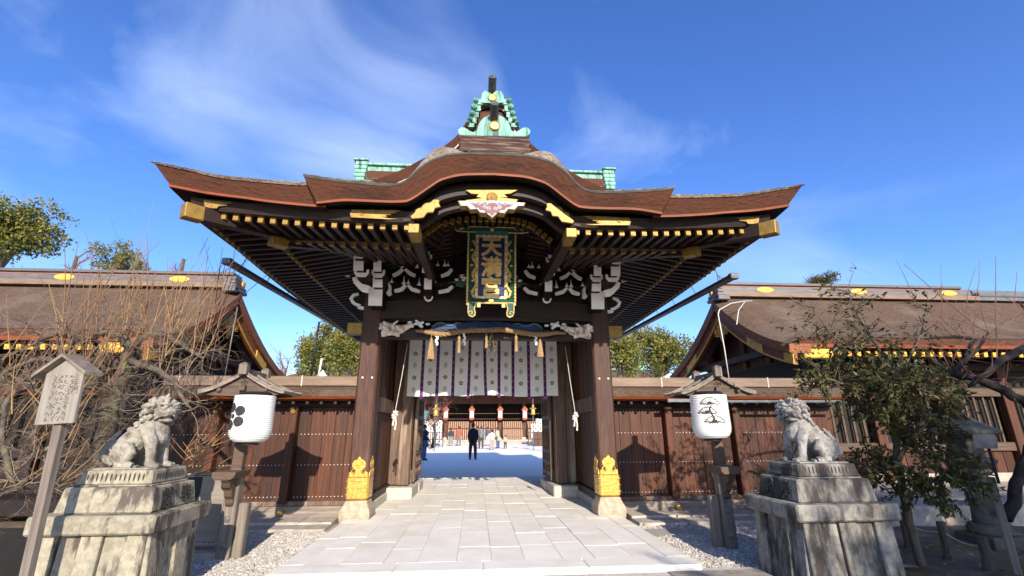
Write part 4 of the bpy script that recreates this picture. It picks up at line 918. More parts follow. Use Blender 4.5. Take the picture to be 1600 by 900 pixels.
# ================================================================ side halls
def hall(s_, lab):
    HX, HE, RE = 6.8, (19 if s_ < 0 else 23), (19 if s_ < 0 else 15.0)
    RYh, RZ = 12.9, 5.30; EY, EZ = 9.9, 3.34
    ha = thing('side_hall', lab, 'hall', (s_*10, 12.9, 0)); HL = (s_*10, 12.9, 0)
    def hp(b, n_, m_, par=None, **k): return rel(b, HL).build(n_, m_, par or ha, **k)
    rg = lambda a, c: sorted((s_*a, s_*c))
    def prof(t): return EZ+.14+(RZ-EZ-.14)*(.50*t+.50*t**2.0)     # concave slope
    b = MB(); NV = 24
    def rs(u, v, back=False):
        x = HX+(HE-HX)*u; t = v; y = EY-.05+(RYh-EY+.05)*t
        roll = max(0, 1-(x-HX)/.55); z = prof(t)-.16*roll**2
        if back: y = RYh+(RYh-y)*1.22
        return (s_*x, y, z)
    b.grid(lambda u, v: rs(u**2, v), 30, NV); b.grid(lambda u, v: rs(u**2, v, True), 30, NV)
    hp(b, 'bark_roof', 'bark_roof', smooth=True)
    # front fascia and its orange lower edge
    hp(MB().prism([(EY-.05, EZ+.13), (EY-.03, EZ-.02), (EY+.5, EZ+.06), (EY+.5, EZ+.2)], 'x', *rg(HX+.25, HE)), 'eave', 'bark_panel')
    hp(MB().prism([(EY-.045, EZ-.02), (EY-.04, EZ-.10), (EY+.35, EZ-.02), (EY+.35, EZ+.02)], 'x', *rg(HX+.3, HE)), 'eave_edge', 'edge_orange')
    # verge: thick curved bargeboard of the gable end, both slopes
    for back in (0, 1):
        sg = lambda y: RYh+(RYh-y)*1.22 if back else y
        A = []; B2 = []; C2 = []
        for i in range(21):
            t = i/20; y = EY-.05+(RYh-EY+.05)*t; z = prof(t)-.16; A.append((sg(y), z)); B2.append((sg(y+.03), z-.20-.06*t)); C2.append((sg(y+.06), z-.46-.10*t))
        hp(MB().prism(A+B2[::-1], 'x', *rg(HX-.01, HX+.5)), 'verge', 'barge_wood')
        bb = hp(MB().prism(B2+C2[::-1], 'x', *rg(HX+.08, HX+.16)), 'bargeboard', 'barge_wood')
        b = MB(); b.tube([(s_*(HX+.075), q[0], q[1]+.03) for q in C2], .026, 5); rel(b, HL).build('gilt_line', 'gold_gable', bb)
        for t0, t1 in ((.36, .58), (.02, .14)):
            pts = [(B2[int(20*(t0+(t1-t0)*k/6))], C2[int(20*(t0+(t1-t0)*k/6))]) for k in range(7)]
            up = [(p[0][0]*.85+p[1][0]*.15, p[0][1]*.85+p[1][1]*.15+(.02 if k % 2 else 0)) for k, p in enumerate(pts)]; dn = [(p[0][0]*.15+p[1][0]*.85, p[0][1]*.15+p[1][1]*.85-(.02 if k % 2 else 0)) for k, p in enumerate(pts)]
            rel(MB().prism(up+dn[::-1], 'x', *rg(HX+.055, HX+.075)), HL).build('gilt_mount', 'gold_gable', bb)
    # gilded gable pendant (gegyo) and top mount
    hp(MB().prism([(RYh-.75, RZ-1.02), (RYh-.3, RZ-.72), (RYh, RZ-.55), (RYh+.3, RZ-.72), (RYh+.75, RZ-1.02), (RYh+.52, RZ-1.10), (RYh+.40, RZ-1.02), (RYh+.25, RZ-1.22), (RYh+.1, RZ-1.18), (RYh, RZ-1.45), (RYh-.1, RZ-1.18), (RYh-.25, RZ-1.22), (RYh-.40, RZ-1.02), (RYh-.52, RZ-1.10)], 'x', *rg(HX+.10, HX+.18)), 'gable_pendant', 'gold_gable', bevel=.02)
    b = MB()
    for k in range(10): a = k*.63; b.tube([(s_*(HX+.085), RYh+(.1+.09*(k % 4))*(-1 if k % 2 else 1)+.06*cos(t*.9), RZ-1.0-.04*k*.5+.06*sin(t*.9)) for t in range(7)], .012, 5)
    tag(hp(b, 'pendant_relief', 'gold_gable'), kind='stuff')
    # gable wall, tie beam, strut
    hp(MB().prism([(EY+.5, EZ-.25), (2*RYh-EY-.5, EZ-.25), (2*RYh-EY-.9, EZ+.4), (RYh, RZ-.45), (EY+.9, EZ+.4)], 'x', *rg(HX+.75, HX+.80)), 'gable_wall', 'plank_red')
    for y in (11.0, 11.8, 12.9, 14.0, 14.8): hp(MB().bx(*rg(HX+.68, HX+.745), y-.08, y+.08, EZ-.2, EZ+.2+.95*(1-abs(y-RYh)/2.4)), 'gable_strut', 'barge_wood')
    hp(MB().bx(*rg(HX+.75, HX+.84), 10.6, 15.6, .1, EZ-.24), 'end_wall', 'wood_dark')
    for z0, z1 in ((EZ-.05, EZ+.12),):
        b = MB(); b.bx(*rg(HX+.35, HX+.55), EY+.35, 2*RYh-EY-.35, z0, z1); bm_ = hp(b, 'tie_beam', 'plank_red', bevel=.01)
    b = MB(); b.bx(*rg(HX+.30, HX+.56), EY+.2, EY+.5, EZ-.12, EZ+.14); hp(b, 'beam_cap', 'gold_gable', bevel=.01)
    b = MB(); b.bx(*rg(HX+.35, HX+1.0), EY-.0, EY+.22, EZ-.33, EZ-.11); hp(b, 'corner_mount', 'gold_gable', bevel=.02)
    # ridge
    rd = hp(MB().bx(*rg(HX+.12, RE+.2), RYh-.26, RYh+.26, RZ-.06, RZ+.07), 'ridge', 'cap_tan')
    for (a, z0, z1, m_) in ((.22, RZ+.07, RZ+.24, 'ridge_copper'), (.19, RZ+.24, RZ+.30, 'ridge_red'), (.25, RZ+.30, RZ+.38, 'ridge_copper')):
        rel(MB().bx(*rg(HX+.15 if m_ != 'ridge_red' else HX+.2, RE-(.3 if z1 > RZ+.35 else 0)), RYh-a, RYh+a, z0, z1), HL).build('ridge_course', m_, rd, bevel=.008)
    x = HX+1.55
    while x < RE:
        b = MB(); b.lathe([(.26, -.004), (.26, .012), (.21, .02), (.001, .022)], 20, T=Matrix.Scale(.33, 4, (0, 0, 1)) @ Matrix.Rotation(pi/2, 4, 'X')); o = b.build('gilt_crest', 'gold_gable', rd); o.location = Vector((s_*x, RYh-.225, RZ+.155))-Vector(HL); x += 2.95
    b = MB()
    for k in range(4): b.bx(*rg(HX-.02+.03*k, HX+.22), RYh-.34+.03*k, RYh+.34-.03*k, RZ-.16+.11*k, RZ-.16+.11*k+.10)
    b.bx(*rg(HX-.02, HX+.34), RYh-.38, RYh-.20, RZ-.20, RZ-.05)
    rel(b, HL).build('ridge_end', 'ridge_copper', rd, bevel=.02)
    b = MB(); b.lathe([(.09, 0), (.09, .03), (.06, .04), (.001, .045)], 14, T=Matrix.Rotation(-s_*pi/2, 4, 'Y')); o = b.build('crest_disc', 'gold_gable', rd); o.location = Vector((s_*(HX-.03), RYh, RZ+.1))-Vector(HL)
    b = MB(); b.tube([(s_*(HX+.2), RYh-.1, RZ+.36), (s_*(HX+.18), RYh-.1, RZ+.62), (s_*(HX+.45), RYh-.1, RZ+.50), (s_*(HX+.5), RYh-.1, RZ+.36)], .018, 5); rel(b, HL).build('bird_guard', 'grey_metal', rd)
    # rafters
    b = MB(); b.bx(-.045, .045, 0, 1.6, -.05, .05); r_ = b.build('eave_rafter', 'wood_beam_y'); me = r_.data; bpy.data.objects.remove(r_)
    b = MB(); b.bx(-.048, .048, -.012, .03, -.053, .053); r_ = b.build('rafter_cap', 'gold_gable'); mc = r_.data; bpy.data.objects.remove(r_)
    x = HX+1.05
    while x < HE-.3:
        o = link('eave_rafter', me, ha); o.location = Vector((s_*x, EY+.10, EZ-.21))-Vector(HL); o.rotation_euler = (.12, 0, 0); link('rafter_cap', mc, o); x += .225
    # front wall: posts, boards, lattice; left hall's dark colours stand in for shade
    hp(MB().bx(*rg(HX+.85, HE), 11.3, 11.4, .2, 3.6), 'wall', 'wood_dark')
    hp(MB().prism([(EY+.1, EZ-.13), (11.35, EZ+.02), (11.35, EZ+.06), (EY+.1, EZ-.10)], 'x', *rg(HX+.6, HE)), 'soffit', 'wood_soffit')
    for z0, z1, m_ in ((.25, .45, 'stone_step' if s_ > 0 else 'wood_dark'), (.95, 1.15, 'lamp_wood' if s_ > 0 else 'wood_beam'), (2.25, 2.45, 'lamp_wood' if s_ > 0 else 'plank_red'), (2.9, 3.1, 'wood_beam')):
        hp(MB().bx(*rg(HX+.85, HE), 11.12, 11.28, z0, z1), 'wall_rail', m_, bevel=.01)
    x = HX+1.0
    while x < HE:
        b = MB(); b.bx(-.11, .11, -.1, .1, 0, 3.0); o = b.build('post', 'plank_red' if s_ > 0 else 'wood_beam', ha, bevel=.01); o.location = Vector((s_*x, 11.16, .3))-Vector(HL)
        n_ = 6
        for k in range(n_):
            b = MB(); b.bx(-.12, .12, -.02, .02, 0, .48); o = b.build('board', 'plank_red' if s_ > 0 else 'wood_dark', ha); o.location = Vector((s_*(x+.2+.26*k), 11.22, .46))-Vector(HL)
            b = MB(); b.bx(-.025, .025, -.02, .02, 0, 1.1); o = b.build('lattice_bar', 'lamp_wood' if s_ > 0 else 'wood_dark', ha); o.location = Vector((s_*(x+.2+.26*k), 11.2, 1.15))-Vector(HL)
        x += 1.8
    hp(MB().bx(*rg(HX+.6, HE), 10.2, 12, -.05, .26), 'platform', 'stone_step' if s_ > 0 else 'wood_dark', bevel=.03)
    if s_ > 0:       # a second, tiled roof adjoining at the far end
        b = MB(); b.bx(RE+.25, HE, RYh-.22, RYh+.22, RZ-.05, RZ+.2); b.tube([(RE+.2, RYh, RZ+.24), (HE, RYh, RZ+.2)], .1, 8); b.tube([(RE+.2, RYh-.2, RZ+.1), (HE, RYh-.2, RZ+.06)], .05, 8); hp(b, 'tile_ridge', 'grey_metal')
hall(-1, 'bark roofed side hall with gilded gable behind the bare plum tree'); hall(1, 'bark roofed side hall with gilded gable beyond the pine tree lantern')
# rain gutters slung under the side eaves
for s_, lab in ((-1, 'long dark rain gutter slung toward the hall behind the bare plum tree'), (1, 'long dark rain gutter slung toward the hall beyond the pine tree lantern')):
    a, c = (Vector((-4.80, 8.33, 4.46)), Vector((-4.8, 16.4, 4.80))) if s_ < 0 else (Vector((4.80, 8.28, 4.36)), Vector((4.8, 16.4, 4.62)))
    gt = thing('rain_gutter', lab, 'gutter', a, 'rain gutters of the gate')
    d = c-a; b = MB(); b.bar((0, 0, 0), d, .15, .10); b.build('trough', 'grey_metal', gt, bevel=.02)
    b = MB(); b.bar(-d.normalized()*.03, d.normalized()*.10, .17, .12); b.build('end_cap', 'grey_metal', gt, bevel=.015)
    for t in (.06, .2, .34, .48, .62):
        b = MB(); q = d*t; b.tube([q, q+Vector((-s_*.12, 0, .30))], .010, 5); b.build('strap', 'grey_metal', gt)
# poles and pipes at the halls
def pole(name, pts, r, m_, lab, cat='pole'):
    l = Vector(pts[0]); b = MB(); b.tube([Vector(p)-l for p in pts], r, 7); o = b.build(name, m_, smooth=True); o.location = l; return tag(o, lab, cat)
pole('conduit_pipe', [PY(350,596,9.99), PY(360,540,9.95), PY(371,480,9.9)], .014, 'grey_metal', 'grey conduit rising past the hall eave behind the plum tree', 'pipe')
pole('conduit_pipe', [PY(1139,592,9.99), PY(1132,545,9.95), PY(1122,491,9.9), PY(1124,484,10.2), PY(1142,474,11), PY(1160,471,11.6), PY(1175,470,11.9)], .014, 'pipe_white', 'white conduit bending over the bark roof by the pine tree lantern', 'pipe')
pole('conduit_pipe', [PY(1164,471,11.5), PY(1154,485,11.1), PY(1151,507,10.7)], .012, 'pipe_white', 'short curved white hose lying on the bark roof', 'pipe')
pole('antenna_pole', [PY(486,588,24), PY(492,545,24), PY(499,503,24)], .05, 'black', 'slim dark pole standing beyond the wall roof')
pole('bare_stick', [PY(497,590,22), PY(503,560,22)], .05, 'cord', 'pale stick standing beyond the wall roof')
# ================================================================ lantern posts and paper lanterns
def lantern_post(s_, x, y, lab, px_shift):
    lp = thing('lantern_post', lab, 'lantern post', (x, y, -.08), 'roofed lantern posts')
    Zr, Ze, hw = 2.40, 2.07, .56                              # ridge, eave height (local), half width
    yf, yb = -.26, .42
    b = MB(); b.bx(-.085, .085, -.075, .075, 0, 1.02); b.build('post', 'post_grey', lp, bevel=.012)
    b = MB(); b.bx(-.07, .07, -.06, .06, 1.02, 2.15); o = b.build('post_upper', 'lamp_wood', lp, bevel=.01)
    o = MB().bx(*sorted((-s_*.092, -s_*.215)), -.03, .09, 0, .66).build('brace_post', 'post_grey', lp, bevel=.012)
    for z_ in (.16, .48):
        b = MB(); b.lathe([(.04, 0), (.042, .012), (.03, .02), (.026, .014), (.001, .018)], 6, c=(0, -.076, z_), T=Matrix.Rotation(pi/2, 4, 'X')); b.build('bolt', 'grey_metal', lp)
    # carved shelf bracket under the lantern
    b = MB(); b.prism([(-.30*1, .98), (-.28, .90), (.09, .80), (.09, .98)] if False else [(-.16, 1.07), (.14, 1.07), (.12, 1.0), (.08, .97), (-.12, .97), (-.16, 1.01)], 'y', -.34, .09); b.build('shelf', 'lamp_wood', lp, bevel=.008)
    b = MB(); b.prism([(-.33, .965), (-.076, .965), (-.076, .62), (-.11, .66), (-.12, .72), (-.17, .76), (-.19, .84), (-.25, .87), (-.28, .93)], 'x', -.05, .05); b.build('shelf_bracket', 'lamp_wood', lp, bevel=.008)
    # gable boards with plum cut-out
    prof = lambda u: Ze+(Zr-.07-Ze)*(1-u)**1.45
    for yy in (yf+.06, yb-.10):
        pts = [(-hw*.92+2*hw*.92*i/20, prof(abs(-1+2*i/20))-.015) for i in range(21)]; low = [(.42, Ze-.03), (.12, Ze-.045), (0, Ze+.0), (-.12, Ze-.045), (-.42, Ze-.03)]
        gb = MB().prism(pts+low, 'y', yy, yy+.03).build('gable_board', 'lamp_wood', lp)
        b = MB()
        for k in range(6):
            a = pi/2+k*2*pi/5; c = (0, Zr-.20) if k == 5 else (.034*cos(a), Zr-.20+.034*sin(a)); b.lathe([(.011 if k == 5 else .0145, 0), (.011 if k == 5 else .0145, .004)], 10, c=(c[0], yy-.001, c[1]), T=Matrix.Rotation(pi/2, 4, 'X'))
        b.build('plum_cutout', 'black', gb)
    for sd in (-1, 1):
        b = MB(); b.grid(lambda u, v: (sd*hw*u, yf+(yb-yf)*v, prof(u)+.012), 14, 1); b.grid(lambda u, v: (sd*hw*u, yf+(yb-yf)*v, prof(u)-.012), 14, 1)
        b.grid(lambda u, v: (sd*hw*u, yf, prof(u)-.012+.024*v), 14, 1); b.grid(lambda u, v: (sd*hw, yf+(yb-yf)*u, prof(1)-.012+.024*v), 1, 1)
        rf = b.build('roof_slope', 'shingle_grey', lp)
        for t in (0, .5, 1):
            yy = yf+.02+(yb-yf-.04)*t; b = MB(); b.tube([(sd*hw*i/14*1.01, yy, prof(i/14)+.025) for i in range(15)], .020, 6); b.build('roof_batten', 'shingle_grey', rf)
        for u in (.42, .72, 1.0):
            b = MB(); b.bx(sd*hw*u-.012, sd*hw*u+.012, yf+.01, yb-.01, prof(u)+.006, prof(u)+.026); b.build('roof_step', 'shingle_grey', rf)
    b = MB(); b.bar((0, yf-.02, Zr-.045), (0, yb+.02, Zr-.045), .075, .07); rdg = b.build('ridge', 'post_grey', lp, bevel=.008)
    for yy in (yf-.01, yb+.0):
        b = MB(); b.bx(-.055, .055, yy-.05, yy+.05, Zr-.09, Zr+.05); b.add([(-.06, yy-.055, Zr+.05), (.06, yy-.055, Zr+.05), (.06, yy+.055, Zr+.05), (-.06, yy+.055, Zr+.05), (0, yy, Zr+.085)], [(0,1,4),(1,2,4),(2,3,4),(3,0,4)]); b.build('ridge_cap', 'post_grey', rdg, bevel=.006)
    b = MB(); b.bar((0, yf+.0, Ze+.06), (0, yb, Ze+.06), .08, .06); b.build('roof_beam', 'lamp_wood', lp)
    for sd in (-1, 1): MB().bar((sd*hw*.55, yf+.02, prof(.55)-.04), (sd*hw*.55, yb-.02, prof(.55)-.04), .05, .05).build('purlin', 'lamp_wood', lp)
    return lp
def paper_lantern(x, y, zb, lab, kind):
    pl = thing('paper_lantern', lab, 'lantern', (x, y, zb))
    H = .60; R0 = .256
    def prof(t):
        a = min(1, t/.30); k = (1-(1-a)**2.4)**.5
        return R0*(.52+.48*k)*(1-.04*t)
    def surf(a, t, off=0): r_ = prof(t)+off+.009*abs(sin(t*pi*22)); return Vector((r_*sin(a), -r_*cos(a), H*t))
    b = MB(); b.grid(lambda u, v: surf(2*pi*u, v), 40, 120); b.build('paper_shade', 'paper', pl, smooth=True)
    b = MB(); b.lathe([(.12, -.035), (.125, 0), (.10, .004)], 18); b.build('lower_ring', 'black', pl)
    b = MB(); b.lathe([(.20, H), (.215, H+.02), (.18, H+.05)], 18); b.build('upper_ring', 'black', pl)
    b = MB()
    def dab(ac, tc, r_, n_=18, rings=4):
        k = r_/.225; base = len(b.v)
        vs = [surf(ac, tc, .006)]; fs = []
        for q in range(1, rings+1):
            for j in range(n_): an = 2*pi*j/n_; vs.append(surf(ac+k*q/rings*cos(an), tc+r_/H*q/rings*sin(an), .006))
        fs += [(0, 1+j, 1+(j+1) % n_) for j in range(n_)]
        for q in range(rings-1): fs += [(1+q*n_+j, 1+q*n_+(j+1) % n_, 1+(q+1)*n_+(j+1) % n_, 1+(q+1)*n_+j) for j in range(n_)]
        b.add(vs, fs)
    def stroke(pts, wd):
        b.tube([surf(a, t, .004) for a, t in pts], wd, 4)
    if kind == 'plum':
        a0, t0 = -.66, .55
        dab(a0, t0, .030)
        for k in range(5):
            an = radians(90-72*k+36-18); dab(a0+.115/.225*cos(an), t0+.115/H*sin(an), .064)
    else:                                                     # three tiers of pine boughs
        a0 = -.36
        for (da, tc, wd, ht) in ((-.04, .78, .52, .15), (-.22, .575, .48, .13), (.12, .37, .56, .13)):
            for j in range(9):
                u = -1+2*j/8; stroke([(a0+da+u*.12, tc-.02), (a0+da+u*wd, tc+ht*(1-u*u)*.92)], .0028)
            arc = [(a0+da-wd+2*wd*i/24, tc+ht*(1-(-1+2*i/24)**2)+.012*abs(sin(i*pi/4))) for i in range(25)]; stroke(arc, .005)
            bot = [(a0+da-wd+2*wd*i/12, tc+.018*sin(i*pi/3)) for i in range(13)]; stroke(bot, .005)
            for j in range(4): stroke([(a0+da-.12+.06*j, tc+.0), (a0+da-.07+.05*j, tc+.05)], .007)
        stroke([(a0+.02, .74), (a0-.1, .66), (a0-.02, .56), (a0+.08, .46), (a0+.03, .38)], .010)
        for da in (-.22, -.1, .05, .18): stroke([(a0+.05, .41), (a0+.05+da, .345)], .010)
    b.build('crest_print', 'ink', pl, recalc=False)
LXL, LXR = PZ(384, 857, -.08), PZ(1117, 846, -.08)
lantern_post(-1, LXL.x-.02, 6.95, 'weathered post with shingled roof holding the plum crest lantern', 0)
lantern_post(1, LXR.x+.03, 6.95, 'weathered post with shingled roof holding the pine tree lantern', 0)
q = PY(390, 691, 6.74); paper_lantern(q.x, 6.72, q.z, 'white paper lantern with dark plum blossom crest, sunlit', 'plum')
q = PY(1113, 685, 6.74); paper_lantern(q.x, 6.72, q.z, 'white paper lantern with inked pine tree', 'pine')
# ================================================================ guardian lion pedestals
def pedestal(s_, xi, yf, lab, m_, zb=-.10):
    # xi: inner side x, yf: front y; grows outwards and backwards
    Wd, Dp = 1.03, .88
    x0 = xi if s_ > 0 else xi-Wd
    pd = thing('stone_pedestal', lab, 'pedestal', (x0+Wd/2, yf+Dp/2, zb)); 
    def bl(name, hx, hy, z0, z1, tx=0, bev=.012, par=None):
        b = MB(); b.hull([(-hx-tx, -hy-tx, z0), (hx+tx, -hy-tx, z0), (hx+tx, hy+tx, z0), (-hx-tx, hy+tx, z0)], [(-hx, -hy, z1), (hx, -hy, z1), (hx, hy, z1), (-hx, hy, z1)])
        return b.build(name, m_, par or pd, bevel=bev)
    hx, hy = Wd/2, Dp/2
    core = bl('core', hx-.10, hy-.10, 0, .67, .06)
    # upright slabs, alternately proud
    n_ = 5; wv = (2*hx-.06)/n_
    for f_ in range(4):
        L_ = hx if f_ % 2 == 0 else hy; nn = 5 if f_ % 2 == 0 else 4; wv = (2*L_-.06)/nn
        for i in range(nn):
            pr = .03 if i % 2 == 0 else 0; u = -L_+.03+wv*(i+.5); b = MB(); e = .045
            b.hull([(-wv/2+.004, -.05-pr-e, 0), (wv/2-.004, -.05-pr-e, 0), (wv/2-.004, .04, 0), (-wv/2+.004, .04, 0)], [(-wv/2+.004, -.05-pr, .68), (wv/2-.004, -.05-pr, .68), (wv/2-.004, .04, .68), (-wv/2+.004, .04, .68)])
            o = b.build('upright_slab', m_, pd, bevel=.008); a = f_*pi/2
            D_ = (hy if f_ % 2 == 0 else hx)-.09; o.rotation_euler = (0, 0, a); o.location = Vector((u*cos(a)+D_*sin(a), u*sin(a)-D_*cos(a), 0))
    bl('cap_slab', hx+.05, hy+.05, .681, .845, 0, .018)
    mid = bl('middle_block', hx*.80, hy*.78, .846, 1.075, .03, .014)
    bl('band', hx*.70, hy*.70, 1.076, 1.092, .0, .006)
    up = bl('upper_block', hx*.64, hy*.64, 1.093, 1.225, .015, .012)
    for f_ in range(4):                                       # fluted fringe carved into the upper block
        L_ = hx*.64 if f_ % 2 == 0 else hy*.64; D_ = (hy if f_ % 2 == 0 else hx)*.64+.009; a = f_*pi/2
        b = MB(); nn = int(2*L_/.048)
        for i in range(nn):
            u = -L_+.05+(2*L_-.1)*(i+.5)/nn; hh_ = .030+.018*abs(sin(i*pi/(nn/2))); b.ball((u, -D_, 1.175-hh_*.4), (.009, .006, hh_), 6, 5)
        o = b.build('carved_fringe', 'carve_dark', up); o.rotation_euler = (0, 0, a)
    # characters on the side that faces the path
    hm = hx*.80+.020
    for i, ch in enumerate('獻奉'):
        yy = (-.16+.32*i) if s_ < 0 else (.16-.32*i)
        T = Matrix.Translation((-s_*hm, yy, .96)) @ Matrix.Rotation(-s_*pi/2, 4, 'Z') @ Matrix.Rotation(radians(-6), 4, 'X')
        text_mb(ch, .20, .024, T, .003).build('carved_character', 'carve_dark', mid)
    return pd, 1.225
PLc = PZ(228, 898, -.10); PRc = PZ(1262, 893, -.10)
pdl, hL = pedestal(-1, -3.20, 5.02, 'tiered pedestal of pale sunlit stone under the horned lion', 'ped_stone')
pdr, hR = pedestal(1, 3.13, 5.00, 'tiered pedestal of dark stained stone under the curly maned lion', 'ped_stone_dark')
# ================================================================ guardian lions (one continuous carved body each)
def komainu(loc, rz, lab, m_, horn, look, sc, tilt=0):
    k = thing('guardian_lion', lab, 'statue', loc); k.rotation_euler = (0, 0, rz); k.scale = sc
    b = MB()                      # local: +x is where the lion faces, z up; about .80 tall, .70 long
    cap = lambda pts, r: b.tube(pts, r, 12)
    def blob(c, r, T=None): b.ball(c, r, 14, 10, T=T)
    cap([(-.26, 0, .10), (-.22, 0, .20), (-.13, 0, .31), (-.02, 0, .43), (.06, 0, .53), (.09, 0, .60)], [.11, .15, .145, .14, .125, .09])     # back line
    blob((.085, 0, .42), (.125, .125, .15)); blob((.11, 0, .36), (.10, .10, .11))                                                               # chest
    for s_ in (-1, 1):
        blob((.04, s_*.10, .43), (.09, .06, .11))
        cap([(.06, s_*.115, .42), (.115, s_*.122, .30), (.125, s_*.122, .22), (.14, s_*.122, .12), (.145, s_*.122, .05)], [.072, .066, .052, .050, .054]); blob((.175, s_*.122, .035), (.078, .058, .038))
        for t in (-1.5, -.5, .5, 1.5): blob((.238, s_*.122+t*.026, .028), (.026, .015, .026))
        blob((.12, s_*.165, .27), (.03, .015, .035))                                                    # tuft behind the elbow
        blob((-.155, s_*.135, .18), (.125, .075, .145)); cap([(-.11, s_*.16, .27), (-.045, s_*.17, .17), (-.10, s_*.165, .07)], [.065, .058, .045])
        cap([(-.18, s_*.155, .04), (-.05, s_*.165, .04), (.0, s_*.165, .034)], [.046, .046, .038])
        for t in (-1, 0, 1): blob((.036, s_*.165+t*.026, .026), (.022, .014, .022))
        for q in range(3): cap([(-.25+.05*q, s_*.205, .24-.02*q), (-.20+.05*q, s_*.212, .17), (-.17+.05*q, s_*.205, .11)], [.006, .013, .005])   # carved folds on the haunch
    for j, (y_, h_, lx) in enumerate(((0, .44, -.34), (-.065, .37, -.33), (.065, .37, -.33), (-.03, .29, -.385), (.035, .24, -.40), (0, .36, -.37))):
        cap([(-.27, y_*.6, .05), (lx-.01, y_, h_*.45), (lx-.005, y_*1.2, h_*.8), (lx+.045, y_*1.3, h_)], [.045, .052, .040, .010])
        b.tube([(lx+.04*cos(q*.9)*(1-q/10)-.01, y_+(.045 if y_ >= 0 else -.045), h_*.55+.04*sin(q*.9)*(1-q/10)) for q in range(8)], .012, 5)
    R = Matrix.Rotation(look, 3, 'Z') @ Matrix.Rotation(tilt, 3, 'Y'); hc = Vector((.10, 0, .665))
    def h(x, y, z): return hc+R @ Vector((x, y, z))
    def hb(c, r): b.ball(h(*c), r, 12, 9, T=R)
    hb((0, 0, .01), (.135, .125, .12)); hb((.075, 0, .015), (.09, .108, .085))
    hb((.125, 0, .0), (.075, .085, .042)); hb((.175, 0, .022), (.036, .058, .034)); hb((.13, 0, .045), (.05, .028, .035))     # upper jaw, nose, bridge
    hb((.10, 0, -.098), (.088, .076, .024)); hb((.085, 0, -.05), (.06, .05, .05)); hb((.16, 0, -.085), (.025, .045, .016))         # lower jaw, tongue, chin
    for s_ in (-1, 1):
        hb((.145, s_*.055, .066), (.026, .027, .020)); hb((.188, s_*.030, .010), (.016, .018, .014))
        b.tube([h(.155, s_*.012, .088), h(.160, s_*.055, .108), h(.115, s_*.105, .10), h(.08, s_*.125, .125)], [.017, .023, .019, .010], 8)
        b.tube([h(.150, s_*.03, .040), h(.150, s_*.07, .040), h(.115, s_*.098, .055)], [.008, .011, .010], 6)
        b.tube([h(.178, s_*.03, -.028), h(.145, s_*.078, -.040), h(.085, s_*.105, -.075), h(.07, s_*.098, -.105)], [.013, .017, .017, .012], 7)
        b.tube([h(.165, s_*.05, -.03), h(.168, s_*.05, -.062)], [.011, .004], 6)
        b.tube([h(-.02, s_*.105, .085), h(-.03, s_*.150, .075), h(-.045, s_*.165, .02)], [.03, .034, .012], 8)
    def curl(c, r, n_):
        ax = n_.normalized(); u = ax.orthogonal().normalized(); v = ax.cross(u); b.ball(c, r, 10, 8)
        b.tube([c+ax*r*.86+(u*cos(q*.75)+v*sin(q*.75))*r*.72*(1-q/13) for q in range(12)], r*.24, 6)
    for row, (xx, rr, nn, cr) in enumerate(((.035, .148, 11, .034), (-.035, .165, 11, .038), (-.10, .150, 9, .038), (-.135, .09, 5, .038))):
        for i in range(nn):
            a = -pi*.80+2*pi*.80*i/(nn-1)+pi/2+(.12 if row % 2 else 0); d = Vector((-.25-.25*row, cos(a), sin(a))); c = Vector((xx, rr*cos(a), rr*sin(a)*.95-.005)); curl(h(*c), cr, R @ Vector((.5-.45*row, cos(a), sin(a))))
    for i in range(7):
        a = -1.25+2.5*i/6; curl(h(.045-.06*abs(a), .135*sin(a), -.150-.02*cos(a*2)), .034, R @ Vector((.8*cos(a)+.2, sin(a), -.2)))
    for s_ in (-1, 1):
        for i in range(4): curl(Vector((-.02-.05*i, s_*(.125-.012*i), .555-.065*i)), .036, Vector((0, s_, .2)))
    for i in range(3): curl(Vector((-.075-.055*i, 0, .575-.07*i)), .040, Vector((-1, 0, .8)))
    if horn: b.tube([h(.0, 0, .11), h(.015, 0, .175), h(.04, 0, .225)], [.042, .028, .007], 9)
    def dsp(p, n_): return n_*(.0030*noise.noise(p*30)+.0020*noise.noise(p*75))
    body = remesh(b, 'body', [m_], k, .0062, 0, dsp)
    MB().bx(-.36, .28, -.24, .24, -.001, .018).build('plinth', m_, k, bevel=.008)
    return k
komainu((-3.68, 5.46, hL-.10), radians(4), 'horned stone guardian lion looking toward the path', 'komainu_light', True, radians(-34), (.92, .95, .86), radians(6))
komainu((3.63, 5.44, hR-.10), radians(180), 'curly maned stone guardian lion without horn', 'komainu_grey', False, radians(46), (.90, .95, .85), radians(6))
